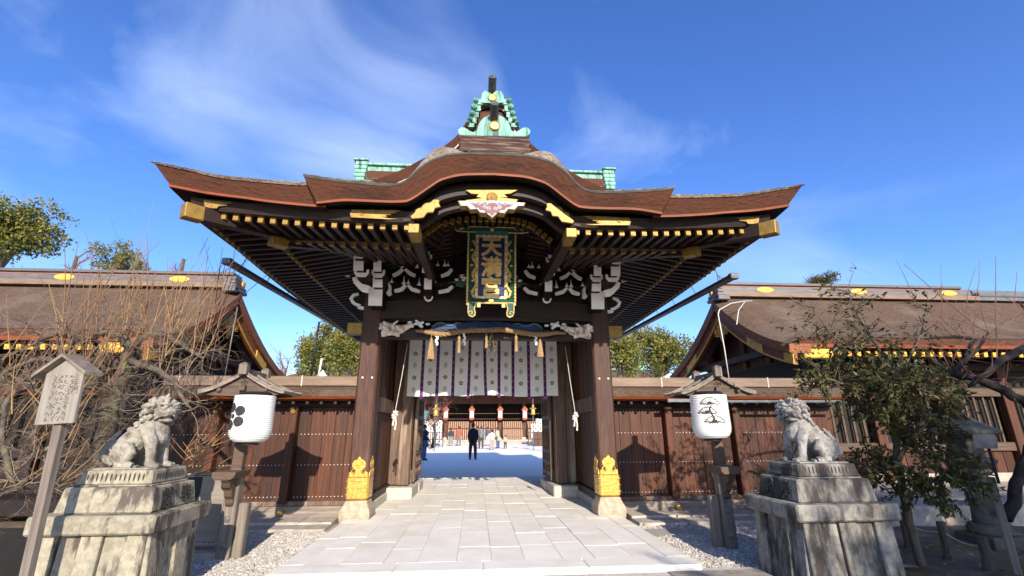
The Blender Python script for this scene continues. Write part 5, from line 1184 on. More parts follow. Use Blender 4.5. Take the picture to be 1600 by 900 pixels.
# ================================================================ notice boards, metal cabinet
def notice(px0, py0, px1, py1, y, wd, ht, zb, lab, rz, lines, seed):
    base = PY(px0, py0, y); base.z = zb; top = PY(px1, py1, y); L_ = top.z-zb
    nb = thing('notice_post', lab, 'notice board', base, 'roofed notice posts'); nb.rotation_euler = (0, atan2(top.x-base.x, L_)*1.0, rz)
    b = MB(); b.bx(-.04, .04, -.035, .035, 0, L_+.05); b.build('post', 'post_grey', nb, bevel=.008)
    b = MB(); b.hull([(-wd/2, -.065, L_), (wd/2, -.065, L_), (wd/2, -.04, L_), (-wd/2, -.04, L_)], [(-wd/2, -.065, L_+ht), (wd/2, -.065, L_+ht), (wd/2, -.04, L_+ht), (-wd/2, -.04, L_+ht)])
    b.prism([(-wd/2, L_+ht), (wd/2, L_+ht), (0, L_+ht+wd*.32)], 'y', -.065, -.04); bd = b.build('board', 'sign_board' if lines else 'dark_bark', nb)
    for s_ in (-1, 1):
        b = MB(); b.hull([(0, -.13, L_+ht+wd*.34), (0, .05, L_+ht+wd*.34), (0, .05, L_+ht+wd*.34+.03), (0, -.13, L_+ht+wd*.34+.03)], [(s_*wd*.70, -.13, L_+ht-.05), (s_*wd*.70, .05, L_+ht-.05), (s_*wd*.70, .05, L_+ht-.02), (s_*wd*.70, -.13, L_+ht-.02)]); b.build('little_roof', 'shingle_grey', nb)
    if lines:
        rnd = random.Random(seed)
        for c in range(lines):
            n_ = 9 if c else 3; b = MB()
            for r in range(n_):
                s2 = wd*.13 if c else wd*.17; T = Matrix.Translation((wd*.36-c*wd*.145, -.066, L_+ht*.93-(r+.5)*ht*.098*(1.3 if not c else 1)))
                if not c: t_ = text_mb('三光門'[r], s2, .003, T, .0); b.add(t_.v, t_.f)
                else:                              # the small columns are too faint to read: brush dabs only
                    for q in range(5):
                        a = T @ Vector((rnd.uniform(-.4, .4)*s2, -.001, rnd.uniform(-.4, .4)*s2)); e = Vector((rnd.choice((.5, .12, -.3))*s2, 0, rnd.choice((.05, -.45, -.3))*s2)); b.tube([a-e*.5, a+e*.5], .0022, 4)
            b.build('writing', 'sign_ink', bd)
notice(45, 900, 93, 662, 4.7, .385, .47, -.12, 'white notice board with brush writing on a leaning post beside the bare plum tree', radians(-10), 5, 3)
notice(1592, 900, 1540, 752, 5.2, .17, .42, .0, 'narrow dark notice board on a slanting post beside the stone lantern', radians(40), 0, 4)
cb = PZ(330, 850, -.08); cb = Vector((PY(333, 760, 7.1).x, 7.1, -.08)); MC = thing('metal_cabinet', 'stainless steel cabinet standing between pale pedestal and plank wall', 'cabinet', cb)
MB().bx(-.30, .30, -.09, .09, .10, .92).build('casing', 'steel', MC, bevel=.01); MB().bx(-.305, -.11, -.098, -.091, .12, .90).build('dark_door', 'black', MC)
for x_ in (-.26, .26): MB().bx(x_-.02, x_+.02, -.07, .07, -.0, .10).build('leg', 'grey_metal', MC)
MB().bx(-.312, .312, -.10, .10, .92, .945).build('lid', 'steel', MC, bevel=.005)
b = slab('stone_block', cb.x-.38, cb.x+.38, 6.9, 7.35, -.14, -.0, 'stone_step', None); tag(b, 'low stone slab under the stainless steel cabinet', 'stone'); b.name = 'stone_block'
MC.location.z = .0
# ================================================================ main hall across the courtyard
YH = 55.0
MH = thing('main_hall', 'main shrine hall across the courtyard with lattice rails and verdigris ridge', 'hall', (0, YH, 0)); HL0 = (0, YH, 0)
def mh(b, n_, m_, par=None, **k): return rel(b, HL0).build(n_, m_, par or MH, **k)
cxh = PY(758, 690, YH).x
rl, rr_ = PY(511, 568, YH+6), PY(1000, 572, YH+6); zr = (rl.z+rr_.z)/2
mh(MB().prism([(YH-4, 5.9), (YH-1, 6.9), (YH+3, 8.4), (YH+6, zr-.5), (YH+12, 6), (YH+12, 5.6), (YH-4, 5.3)], 'x', rl.x-2.0, rr_.x+2.0), 'bark_roof', 'bark_roof')
mh(MB().bx(rl.x-.2, rr_.x+.2, YH+5.6, YH+6.4, zr-.9, zr+.05), 'ridge', 'verdigris')
for s_, p in ((-1, rl), (1, rr_)): mh(MB().bx(p.x-.5, p.x+.5, YH+5.3, YH+6.7, zr-1.2, zr+.35), 'ridge_end', 'verdigris')
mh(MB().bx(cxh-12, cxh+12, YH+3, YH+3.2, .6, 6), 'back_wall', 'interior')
mh(MB().bx(cxh-12, cxh+12, YH-1.6, YH+3, 0, .42), 'platform', 'stone_step')
mh(MB().bx(cxh-12, cxh+12, YH-2.6, YH-1.6, 0, .2), 'step', 'stone_step'); 
cols = [697, 737, 781, 819]; cxs = [PY(c_, 660, YH-.3).x for c_ in cols]; dx = (cxs[3]-cxs[0])/3
allx = [cxs[0]-2*dx, cxs[0]-dx]+cxs+[cxs[3]+dx, cxs[3]+2*dx]
for x_ in allx:
    b = MB(); b.bx(-.19, .19, -.19, .19, .3, 5.4); o = b.build('column', 'hall_wood', MH, bevel=.03); o.location = (x_, -.3, 0)
    b = MB(); b.lathe([(.5, 0), (.5, .2), (.32, .34), (.25, .36)], 8); o = b.build('column_base', 'granite', MH); o.location = (x_, -.3, .3)
for z0, z1, m_ in ((4.3, 5.4, 'hall_wood'),): mh(MB().bx(cxh-12, cxh+12, YH-.2, YH, z0, z1), 'lintel', m_)
for xa, xb in zip(allx, allx[1:]):
    mh(MB().bx(xa+.4, xb-.4, YH+.3, YH+.36, 4.35, 5.1), 'bamboo_blind', 'amber')
    for z_ in (2.6, 3.2): mh(MB().bx(xa+.2, xb-.2, YH+.2, YH+.28, z_, z_+.06), 'rail', 'hall_wood')
    mh(MB().hull([(xa+.25, YH-1.5, .75), (xb-.25, YH-1.5, .75), (xb-.25, YH-1.3, .75), (xa+.25, YH-1.3, .75)], [(xa+.25, YH-1.5, 1.55), (xb-.25, YH-1.5, 1.55), (xb-.25, YH-1.3, 1.55), (xa+.25, YH-1.3, 1.55)]), 'offering_box', 'hall_wood')
    mh(MB().hull([(xa+.25, YH-1.55, 1.55), (xb-.25, YH-1.55, 1.55), (xb-.25, YH-.55, 2.25), (xa+.25, YH-.55, 2.25)], [(xa+.25, YH-1.55, 1.62), (xb-.25, YH-1.55, 1.62), (xb-.25, YH-.55, 2.32), (xa+.25, YH-.55, 2.32)]), 'box_top', 'hall_wood')
    n_ = 10
    for k in range(n_):
        x_ = xa+.4+(xb-xa-.8)*k/(n_-1)
        b = MB(); b.bar((x_, YH-1.52, 1.64), (x_, YH-.6, 2.34), .12, .05); mh(b, 'slat', 'hall_rail')
        b = MB(); b.bx(x_-.05, x_+.05, YH-1.58, YH-1.51, .45, 1.5); mh(b, 'front_bar', 'hall_rail')
# red framed lanterns on the hall columns
for x_, px, nm in zip(cxs, cols, ('the column nearest the barrels beside the plum', 'the column behind the person in black', 'the column behind the person in beige', 'the column by the barrel stack without plum')):
    a, c = PY(px, 635, YH-1.0), PY(px, 656, YH-1.0); H = a.z-c.z
    rlm = thing('red_lantern', 'white lantern with red frame on '+nm, 'lantern', (x_, YH-1.0, c.z), 'red framed lanterns on the hall columns')
    MB().bx(-.22, .22, -.22, .22, .25, H-.45).build('paper_box', 'paper', rlm)
    b = MB(); b.bx(-.28, .28, -.28, .28, .1, .25); b.bx(-.2, .2, -.2, .2, 0, .1); b.bx(-.33, .33, -.33, .33, H-.45, H-.30); b.lathe([(.42, H-.32), (.25, H-.12), (.1, H)], 4, sq=.5); b.build('frame', 'red_lacquer', rlm)
    b = MB()
    for sx in (-1, 1): b.bx(sx*.225-.03, sx*.225+.03, -.25, -.2, .2, H-.4)
    for k in range(4): b.bx(-.14, .14, -.235, -.225, .4+.22*k, .45+.22*k)
    b.build('lettering', 'red_lacquer', rlm)
# gold hanging lanterns on posts
def goldlamp(px, py0, py1, y, lab, post):
    a, c = PY(px, py0, y), PY(px, py1, y); H = a.z-c.z; R = H*.30
    g_ = thing('gold_lantern', lab, 'lantern', c, 'gold hanging lanterns')
    b = MB(); b.lathe([(R*.75, 0), (R*.95, H*.08), (R*.7, H*.14), (R*.72, H*.6), (R*1.35, H*.66), (R*.9, H*.78), (R*.3, H*.88), (R*.12, H*.95)], 6); b.build('body', 'gold', g_)
    b = MB(); b.tube([(R*.35*cos(t*pi/5), 0, H*1.05+R*.35*sin(t*pi/5)) for t in range(11)], R*.09, 5); b.build('ring', 'gold', g_)
    b = MB(); b.tube([(0, .05, -c.z), (0, .05, c.z*.1+H*1.4)], .035, 6); b.tube([(0, .05, H*1.4), (0, -.02, H*1.25)], .03, 6); b.build('hanger_post', 'grey_metal', g_)
goldlamp(681, 634, 650, 36, 'gold hanging lantern in front of the courtyard plum tree', 1)
goldlamp(833, 634, 648, 36, 'gold hanging lantern beside the hall column without plum branches', 1)
goldlamp(850, 632, 641, 36, 'gold hanging lantern above the pale shaded lamp', 1)
def shade(px, py0, py1, y, lab):
    a, c = PY(px, py0, y), PY(px, py1, y); g_ = thing('shaded_lamp', lab, 'lamp', c); H = a.z-c.z
    b = MB(); b.lathe([(H*.25, 0), (H*.45, H*.8), (H*.5, H), (H*.05, H*1.15)], 12); b.build('shade', 'teal_paint', g_); b = MB(); b.tube([(0, .03, -c.z), (0, .03, H)], .03, 6); b.build('stem', 'grey_metal', g_)
shade(851, 642, 653, 34, 'pale lamp with tapered shade next to the gold lantern pair'); shade(664, 643, 655, 34, 'pale lamp with tapered shade by the open door leaf')
# sake barrels stacked on racks
def barrels(px0, px1, y, lab, cols_, rows):
    x0, x1 = PY(px0, 690, y).x, PY(px1, 690, y).x; wd = (x1-x0)/cols_
    for r in range(rows):
        for c_ in range(cols_):
            if r == rows-1 and c_ == 0 and px0 > 800: continue
            b = thing('sake_barrel', lab, 'barrel', (x0+wd*(c_+.5), y, .15+r*wd*1.02), 'wrapped barrels '+('below the courtyard plum' if px0 < 800 else 'below the two gold lanterns'))
            q = MB(); q.lathe([(wd*.40, 0), (wd*.48, wd*.3), (wd*.48, wd*.7), (wd*.40, wd)], 10); q.build('wrap', 'white_paint', b, smooth=True)
            q = MB(); q.lathe([(wd*.20, 0), (wd*.20, .02)], 8, c=(0, -wd*.49, wd*.5), T=Matrix.Rotation(pi/2, 4, 'X')); q.bx(-wd*.05, wd*.05, -wd*.52, -wd*.5, wd*.2, wd*.85, 1); q.build('mark', ['red_lacquer' if (r+c_) % 2 else 'cl_slate', 'ink'], b)
barrels(662, 690, 48, 'white wrapped barrel in the stack below the courtyard plum tree', 4, 5)
barrels(830, 866, 48, 'white wrapped barrel in the stack below the two gold lanterns', 5, 5)
for px, lab in ((672, 'thin bamboo pole standing near the barrels below the courtyard plum'), (852, 'thin bamboo pole standing near the barrels below the gold lanterns')):
    a = PZ(px, 706 if px > 800 else 702, 0); pole('bamboo_pole', [a, a+Vector((0, 0, 2.3))], .05, 'straw', lab)
for px0, px1, lab in ((664, 692, 'low dark rail fence before the barrels below the courtyard plum'), (826, 862, 'low dark rail fence before the barrels below the gold lanterns')):
    a, c = PY(px0, 690, 44), PY(px1, 690, 44); f_ = thing('rail_fence', lab, 'fence', (a.x, 44, 0))
    for k in range(6): o = MB().bx(-.03, .03, -.03, .03, 0, 1.3).build('post', 'cl_dark', f_); o.location = ((c.x-a.x)*k/5, 0, 0)
    for z_ in (.6, 1.2): o = MB().bx(0, c.x-a.x, -.02, .02, z_, z_+.05).build('rail', 'cl_dark', f_)
o = MB().bx(-.9, .9, -.5, .5, 0, 1.25).build('offering_counter', 'hall_wood', bevel=.03); q = PZ(845, 694, 0); o.location = (PY(848, 690, 46).x, 46, 0); tag(o, 'low wooden counter beside the barrels under the gold lanterns', 'counter')
# white canopy tops beyond the wall roofs
for px0, pxm, px1, pt, pb, lab in ((1018, 1046, 1076, 583, 601, 'white canopy top peeking over the wall roof by the pine tree lantern'), (496, 505, 515, 578, 592, 'white canopy top peeking over the wall roof by the plum crest lantern')):
    y = 24; a, m_, c = PY(px0, pb, y), PY(pxm, pt, y), PY(px1, pb, y); t_ = thing('canopy_tent', lab, 'tent', (m_.x, y, 0)); hw = (c.x-a.x)/2
    b = MB(); b.add([(-hw, -hw, a.z), (hw, -hw, a.z), (hw, hw, a.z), (-hw, hw, a.z), (0, 0, m_.z), (-hw, -hw, a.z-.25), (hw, -hw, a.z-.25), (hw, hw, a.z-.25), (-hw, hw, a.z-.25)], [(0,1,4),(1,2,4),(2,3,4),(3,0,4),(0,1,6,5),(1,2,7,6),(2,3,8,7),(3,0,5,8)]); b.build('canopy', 'tent', t_)
    for sx in (-1, 1):
        for sy in (-1, 1): o = MB().bx(-.03, .03, -.03, .03, 0, a.z-.2).build('leg', 'pipe_white', t_); o.location = (sx*hw*.97, sy*hw*.97, 0)
# ================================================================ people
def person(px, py, h, lab, top, bot, rz=0, skirt=False, pack=None, long=False, lean=0, arms=(.05, .05), sit=0, hat=None):
    g = PZ(px, py, 0); P_ = thing('person', lab, 'person', (g.x, g.y, 0)); P_.rotation_euler = (0, 0, rz); s = h/1.70; P_.scale = (s, s, s)
    V = Vector; lx = lambda z: lean*max(0, z-.8)
    hipz, shz, nz_ = .90, 1.40, 1.50
    b = MB(); t = b.tube
    t([(0, 0, .86), (lx(1.1), 0, 1.1), (lx(1.38), 0, 1.38), (lx(1.46), 0, 1.46), (lx(1.54), .01, 1.54)], [.14, .125, .15, .07, .055], 10)
    b.ball((lx(1.61), .015, 1.61), (.078, .095, .115), 12, 10); b.ball((lx(1.6), .115, 1.595), (.014, .02, .018), 6, 5)
    for sx in (-1, 1): b.ball((lx(1.6)+sx*.08, .0, 1.60), (.014, .022, .03), 6, 5)
    for sx, ar in zip((-1, 1), arms):
        sp = .02*sx; t([(sx*.085, 0, .90), (sx*.10+sp, .01, .5), (sx*.105+sp*1.4, -.01, .09)], [.085, .062, .045], 8)
        t([(sx*.105+sp*1.4, -.03, .045), (sx*.11+sp*1.5, .05, .04), (sx*.115+sp*1.5, .14, .03)], [.045, .045, .035], 8)
        S_ = V((lx(1.38)+sx*.17, 0, 1.38)); E_ = V((lx(1.1)+sx*(.21+ar*.4), ar*.25, 1.12)); H_ = V((lx(.9)+sx*(.20+ar*.2), .06+ar*1.2, .88+ar*.55))
        t([S_, E_, H_], [.052, .042, .030], 8); d = (H_-E_).normalized(); b.ball(H_+d*.05, (.032, .03, .045), 8, 6)
        for f_ in range(4): t([H_+d*.07+V((0, (-.024+.016*f_), 0)), H_+d*(.125+.01*(f_ % 2))+V((0, -.02+.014*f_, -.005))], [.011, .009], 5)
        t([H_+d*.02+V((0, .03, 0)), H_+d*.06+V((0, .055, 0))], [.012, .009], 5)
    remesh(b, 'body', ['skin'], P_, .017, 2)
    b = MB()
    zl = .62 if long else .84
    b.tube([(0, 0, zl), (0, 0, .95), (lx(1.1), 0, 1.12), (lx(1.36), 0, 1.38), (lx(1.46), 0, 1.47)], [.185 if long else .165, .165, .155, .18, .085], 12)
    for sx, ar in zip((-1, 1), arms):
        S_ = V((lx(1.38)+sx*.17, 0, 1.38)); E_ = V((lx(1.1)+sx*(.21+ar*.4), ar*.25, 1.12)); H_ = V((lx(.9)+sx*(.20+ar*.2), .06+ar*1.2, .90+ar*.55)); b.tube([S_, E_, H_], [.078, .060, .050], 8)
    remesh(b, 'jacket', [top], P_, .02, 3)
    b = MB()
    if skirt: b.tube([(0, 0, .98), (0, 0, .8), (0, .01, .22)], [.14, .18, .24], 12)
    else:
        for sx in (-1, 1):
            sp = .02*sx; b.tube([(sx*.075, 0, .95), (sx*.10+sp, .01, .5), (sx*.105+sp*1.4, -.01, .08)], [.115, .085, .068], 10)
    remesh(b, 'skirt' if skirt else 'trousers', [bot], P_, .02, 2)
    b = MB()
    for sx in (-1, 1): b.tube([(sx*.135, -.05, .04), (sx*.14, .06, .04), (sx*.145, .15, .03)], [.055, .055, .042], 8)
    remesh(b, 'shoes', ['cl_dark'], P_, .018, 1)
    b = MB(); b.ball((lx(1.63), -.02, 1.645), (.092, .105, .105), 12, 8); b.ball((lx(1.6), -.05, 1.60), (.085, .07, .10), 10, 8); remesh(b, 'hair', [hat or 'hair'], P_, .017, 2)
    if pack: b = MB(); b.bx(-.16, .16, -.32, -.15, .95, 1.40); b.build('backpack', pack, P_, bevel=.05, seg=2)
    return P_
person(738.5, 718, 1.80, 'person in black hooded jacket with backpack standing alone', 'cl_black', 'cl_brown', 0, pack='cl_black', arms=(.04, .04))
person(662, 719, 1.72, 'person in navy coat and jeans by the open door leaf', 'cl_navy', 'cl_denim', -1.2, long=True, arms=(.15, .1))
person(704, 696.5, 1.62, 'person in dark top and patterned skirt', 'cl_dark', 'cl_pattern', .1, skirt=True)
person(716.5, 696.5, 1.74, 'person in red jacket and grey trousers', 'cl_red', 'cl_grey', .1)
person(751.5, 701, 1.72, 'person in grey hooded jacket and dark trousers', 'cl_grey', 'cl_dark', 0)
person(746, 696, 1.75, 'person in blue jacket half hidden behind the grey hooded one', 'cl_slate', 'cl_dark', 0)
person(762, 696.5, 1.70, 'person in slate jacket and long white skirt', 'cl_slate', 'cl_white', -.2, skirt=True)
person(768.5, 702.5, 1.45, 'girl in white top and pink trousers', 'cl_white', 'cl_pink', .4, arms=(.4, .1))
person(778, 700.5, 1.62, 'person in beige coat and jeans leaning toward the girl', 'cl_beige', 'cl_denim', .9, lean=-.16, long=True)
person(789.5, 701, 1.02, 'small child in beige coat', 'cl_beige', 'cl_dark', .3)
# ================================================================ vegetation
RV = random.Random(5)
def rv(s=1): return Vector((RV.gauss(0, s), RV.gauss(0, s), RV.gauss(0, s)))
def leaf(b, c, d, n_, L_, wd, mi=0):
    d = d.normalized(); s_ = d.cross(n_); s_ = s_.normalized() if s_.length > 1e-4 else d.orthogonal().normalized()
    b.add([c, c+d*L_*.45+s_*wd, c+d*L_, c+d*L_*.45-s_*wd], [(0, 1, 2, 3)], mi)
def crown_tree(name, lab, base, cen, rad, n_cl, n_lf, ls, mats, group=None, lumps=9, trunk_r=.3, gap=.25, flat=.9, cat='tree'):
    base = Vector(base); cen = Vector(cen); T_ = thing(name, lab, cat, base, group); c0 = cen-base
    lb = []
    for i in range(lumps):
        d = rv().normalized(); d.z = d.z*.9+.1; f_ = RV.uniform(.35, .78); p = c0+Vector((d.x*rad[0], d.y*rad[1], d.z*rad[2]))*f_; lb.append((p, RV.uniform(.34, .50)))
    b = MB(); top = c0-Vector((0, 0, rad[2]*.3))
    b.tube([(0, 0, -.2), top*.5+rv(.15), top, c0+Vector((0, 0, rad[2]*.3))], [trunk_r*1.3, trunk_r, trunk_r*.75, trunk_r*.3], 9)
    for p, r in lb: m_ = top.lerp(p, .5)+Vector((0, 0, -.1*rad[2])); b.tube([top*.85, m_, p, p+(p-m_)*.4], [trunk_r*.5, trunk_r*.3, trunk_r*.16, trunk_r*.05], 5)
    b.build('trunk', 'trunk', T_, smooth=True)
    b = MB()
    for i in range(n_cl):
        p, r = RV.choice(lb); d = rv().normalized(); q = p+Vector((d.x*rad[0], d.y*rad[1], d.z*rad[2]*flat))*r*RV.uniform(.62, 1.04)
        if noise.noise(q*(1.6/max(.6, rad[0]*.35))) < -gap: continue
        mi = 0 if RV.random() < .62+.3*(q.z-c0.z)/rad[2] else 1
        for k in range(n_lf):
            c = q+rv(ls*.9); dd = (d*.5+rv(.6)); dd.z += .2; leaf(b, c, dd, rv(), ls*RV.uniform(.7, 1.3), ls*RV.uniform(.22, .34), mi)
    b.build('crown', mats, T_, recalc=False); return T_
LT = ['leaf_yellow', 'leaf_tree']
def at(px, py, y): return PY(px, py, y)
def far_tree(px, py, y, rpx, rpz, lab, n_cl, n_lf, ls, mats=LT, **k):
    c = at(px, py, y); sc_ = y/724*.98; return crown_tree('evergreen_tree', lab, (c.x, y, 0), c, (rpx*sc_, rpx*sc_, rpz*sc_), n_cl, n_lf, ls, mats, 'evergreens beyond the halls', **k)
far_tree(14, 362, 22, 78, 62, 'tall broadleaf tree rising behind the hall roof by the bare plum tree', 900, 12, .17, lumps=16)
far_tree(182, 412, 30, 44, 28, 'small rounded treetop peeking over the hall ridge beyond the bare plum tree', 380, 10, .16, lumps=8)
far_tree(505, 555, 38, 46, 52, 'bushy evergreen beyond the wall beside the dark pole', 700, 11, .24, lumps=12)
far_tree(552, 552, 36, 34, 48, 'yellow green evergreen tucked behind the sunlit gate pillar', 560, 11, .24, lumps=10)
far_tree(1030, 555, 38, 62, 58, 'bushy evergreen beyond the wall behind the white canopy top', 900, 11, .24, lumps=14)
far_tree(968, 560, 34, 34, 46, 'green tree tucked behind the shaded gate pillar', 520, 11, .24, lumps=10)
far_tree(1286, 440, 40, 24, 20, 'small rounded treetop peeking over the hall ridge beyond the leafy shrub', 260, 9, .18, ['leaf_olive', 'leaf_dark'], lumps=6)
far_tree(862, 640, 52, 12, 20, 'green tree at the edge of the courtyard hall', 160, 9, .22, lumps=5)
for i, (x_, y_, r_) in enumerate(((-60, 95, 13), (-38, 100, 11), (36, 98, 12), (58, 96, 14), (-84, 92, 12), (86, 95, 13))):
    crown_tree('evergreen_tree', ('dense', 'rounded', 'broad', 'spreading', 'tall', 'far')[i]+' evergreen in the distant wood behind the shrine', (x_, y_, 0), (x_, y_, 3.5), (r_, 6, 4.5), 260, 9, .5, LT, 'distant wood', lumps=10)
# bare trees: recursive branching
def grow(b, p, d, L_, r, lev, sag=0, jit=.25, kids=3, mi=0, tips=None, n=5, curl=.0):
    pts = [p.copy()]; q = p.copy(); dd = d.normalized(); st = L_/n; ax = rv().normalized()
    for i in range(n):
        dd = (dd+rv(jit)+Vector((0, 0, -sag))+ax.cross(dd)*curl).normalized(); q = q+dd*st; pts.append(q.copy())
    rs = [r*(1-.6*i/n) for i in range(n+1)]; b.tube(pts, rs, 5 if r < .02 else 8, mi, cap=False)
    if tips is not None: tips.append((pts, lev))
    if lev > 0:
        for k in range(kids):
            i = RV.randint(1, n); nd = (pts[i]-pts[i-1]).normalized()+rv(.65); grow(b, pts[i], nd, L_*RV.uniform(.45, .75), rs[i]*.62, lev-1, sag, jit, kids, mi, tips, n, curl)
def bare_tree(px, py, y, hpx, lab, m_='shoot_red', lev=4):
    c = at(px, py, y); T_ = thing('bare_tree', lab, 'tree', (c.x, y, 0), 'leafless trees beyond the halls'); sc_ = y/724
    b = MB(); b.tube([(0, 0, 0), (0, 0, c.z*.6), (.1, 0, c.z)], [.25, .18, .12], 7); b.build('trunk', 'trunk', T_)
    b = MB()
    for k in range(5): grow(b, Vector((.08, 0, c.z*RV.uniform(.75, 1))), Vector((RV.gauss(0, .5), RV.gauss(0, .3), 1)), hpx*sc_*.55, .07, lev, 0, .14, 3)
    b.build('branches', m_, T_, recalc=False)
bare_tree(445, 575, 42, 62, 'leafless pinkish tree beyond the hall gable by the bare plum')
bare_tree(285, 405, 34, 52, 'leafless tree showing over the hall ridge behind the plum shoots'); bare_tree(118, 400, 34, 46, 'leafless tree beside the tall broadleaf tree')
c = at(690, 660, 40); CT = thing('courtyard_plum', 'leafless plum tree in the courtyard beside the hall lanterns', 'tree', (at(676, 690, 42).x, 42, 0))
b = MB(); b.tube([(0, 0, 0), (.2, 0, 1.0), (.1, 0, 2.0)], [.18, .14, .1], 7); b.build('trunk', 'dark_bark', CT)
b = MB()
for k in range(9): grow(b, Vector((.1, 0, RV.uniform(1.4, 2.1))), Vector((RV.gauss(0, .9), RV.gauss(0, .4), .9)), 2.0, .045, 3, 0, .2, 4)
b.build('branches', 'shoot_red', CT, recalc=False)
# ---- the big bare plum tree behind the horned lion
PT = Vector((-5.75, 7.55, -.12)); PLT = thing('plum_tree', 'old bare plum tree with tangled twigs and long straight shoots', 'tree', PT)
def pl(px, py, y): return at(px, py, y)-PT
limbs = [([(150,760,7.5),(160,700,7.5),(172,640,7.4),(196,580,7.35),(206,545,7.3)], [.14,.125,.12,.11,.08]),
 ([(206,545,7.3),(190,525,7.2),(165,520,7.1),(130,530,7.0),(90,520,6.8),(50,540,6.6)], [.07,.06,.05,.045,.04,.02]),
 ([(206,545,7.3),(225,525,7.3),(260,520,7.3),(290,545,7.2),(318,560,7.1)], [.06,.05,.045,.035,.018]),
 ([(180,620,7.4),(140,600,7.0),(100,620,6.7),(60,600,6.5),(20,620,6.3)], [.07,.06,.05,.04,.02]),
 ([(200,565,7.3),(240,575,7.0),(275,600,6.8),(300,640,6.7)], [.05,.04,.035,.015]),
 ([(172,640,7.4),(140,640,7.2),(110,660,7.0),(80,700,6.8),(40,720,6.6)], [.05,.045,.04,.03,.015]),
 ([(196,580,7.35),(170,560,7.6),(120,570,7.8),(60,560,7.9),(10,580,8.0)], [.06,.05,.045,.04,.02]),
 ([(10,620,6.0),(0,680,6.0),(15,740,6.0),(30,765,6.0),(44,750,6.0)], [.02,.03,.032,.025,.015])]
b = MB(); nodes = []
for pts, rs in limbs:
    P3 = [pl(*p) for p in pts]; fineP = []; fr_ = []
    for i in range(len(P3)-1):
        for t in range(4): fineP.append(P3[i].lerp(P3[i+1], t/4)+rv(.012)); fr_.append(rs[i]+(rs[i+1]-rs[i])*t/4)
    fineP.append(P3[-1]); fr_.append(rs[-1]); b.tube(fineP, fr_, 9); nodes += fineP[2:]
trunk = b.build('trunk', 'plum_bark', PLT, smooth=True)
b = MB(); tips = []
for k in range(190):
    p = RV.choice(nodes); d = Vector((RV.gauss(0, .8), RV.gauss(-.2, .6), RV.gauss(.05, .6))); grow(b, p, d, RV.uniform(.35, .75), RV.uniform(.005, .009), 2, .03, .20, 4, 0, tips, 6, .20)
tag(b.build('twigs', 'twig', PLT, recalc=False), kind='stuff')
b = MB(); b2 = MB()
up = [n_ for n_ in nodes if n_.z > 1.9]+[t[0][-1] for t in tips if t[0][-1].z > 2.2][:60]
for k in range(105):
    p = RV.choice(up); L_ = RV.uniform(.7, 1.75); d = Vector((RV.gauss(.10, .27), RV.gauss(-.05, .2), 1)); bb = b if RV.random() < .72 else b2
    grow(bb, p, d, L_, RV.uniform(.006, .010), 1 if RV.random() < .3 else 0, -.01, .035, 2, 0, None, 6)
for k in range(70):          # yellow shoots fanning on the outer side and low by the wall
    if k < 42: p = pl(RV.uniform(-60, 120), RV.uniform(560, 780), RV.uniform(5.9, 6.8)); d = Vector((RV.gauss(.35, .4), 0, RV.uniform(.5, 1.2)))
    else: p = pl(RV.uniform(285, 315), RV.uniform(700, 745), RV.uniform(6.6, 7.0)); d = Vector((RV.gauss(.55, .5), RV.gauss(0, .2), RV.uniform(.2, .9)))
    grow(b, p, d, RV.uniform(.4, 1.0) if k < 42 else RV.uniform(.3, .6), RV.uniform(.005, .009), 0, 0, .05, 0, 0, None, 6)
tag(b.build('yellow_shoots', 'shoot', PLT, recalc=False), kind='stuff'); tag(b2.build('red_shoots', 'shoot_red', PLT, recalc=False), kind='stuff')
# ---- leafy young tree beside the curly maned lion
LTB = PZ(1440, 885, -.02); LT_ = thing('leafy_tree', 'young broadleaf tree with narrow dark leaves beside the curly maned lion', 'tree', LTB)
def lt(px, py, y): return at(px, py, y)-LTB
y0 = LTB.y
lims = [([(1440,885,y0),(1425,830,y0),(1413,780,y0),(1402,720,y0+.05),(1396,650,y0+.1),(1388,590,y0+.1),(1370,540,y0),(1345,500,y0)], [.05,.045,.042,.038,.034,.028,.02,.010]),
 ([(1402,720,y0),(1430,680,y0-.1),(1460,650,y0-.2),(1500,640,y0-.3)], [.03,.024,.018,.008]),
 ([(1396,650,y0),(1360,630,y0-.2),(1320,600,y0-.3),(1285,590,y0-.3)], [.028,.022,.016,.007]),
 ([(1388,590,y0),(1420,560,y0+.1),(1440,520,y0+.1),(1450,470,y0+.1)], [.022,.016,.011,.005]),
 ([(1370,540,y0),(1330,545,y0-.1),(1295,520,y0-.2),(1270,480,y0-.2)], [.018,.014,.010,.005]),
 ([(1413,780,y0),(1440,760,y0-.2),(1480,740,y0-.3),(1515,735,y0-.35)], [.026,.02,.015,.006]),
 ([(1405,735,y0),(1370,730,y0+.3),(1330,720,y0+.5)], [.022,.016,.008]),
 ([(1396,650,y0),(1400,620,y0-.4),(1410,600,y0-.7),(1430,600,y0-.8)], [.022,.016,.011,.006]),
 ([(1345,500,y0),(1330,470,y0),(1325,450,y0)], [.010,.007,.004])]
b = MB(); nd = []
for pts, rs in lims:
    P3 = [lt(*p) for p in pts]; fp = []; fr_ = []
    for i in range(len(P3)-1):
        for t in range(4): fp.append(P3[i].lerp(P3[i+1], t/4)+rv(.006)); fr_.append(rs[i]+(rs[i+1]-rs[i])*t/4)
    fp.append(P3[-1]); fr_.append(rs[-1]); b.tube(fp, fr_, 8); nd += fp[(12 if len(pts) > 6 else 2):]
b.build('trunk', 'trunk', LT_, smooth=True)
b = MB(); tw = []; lf = MB()
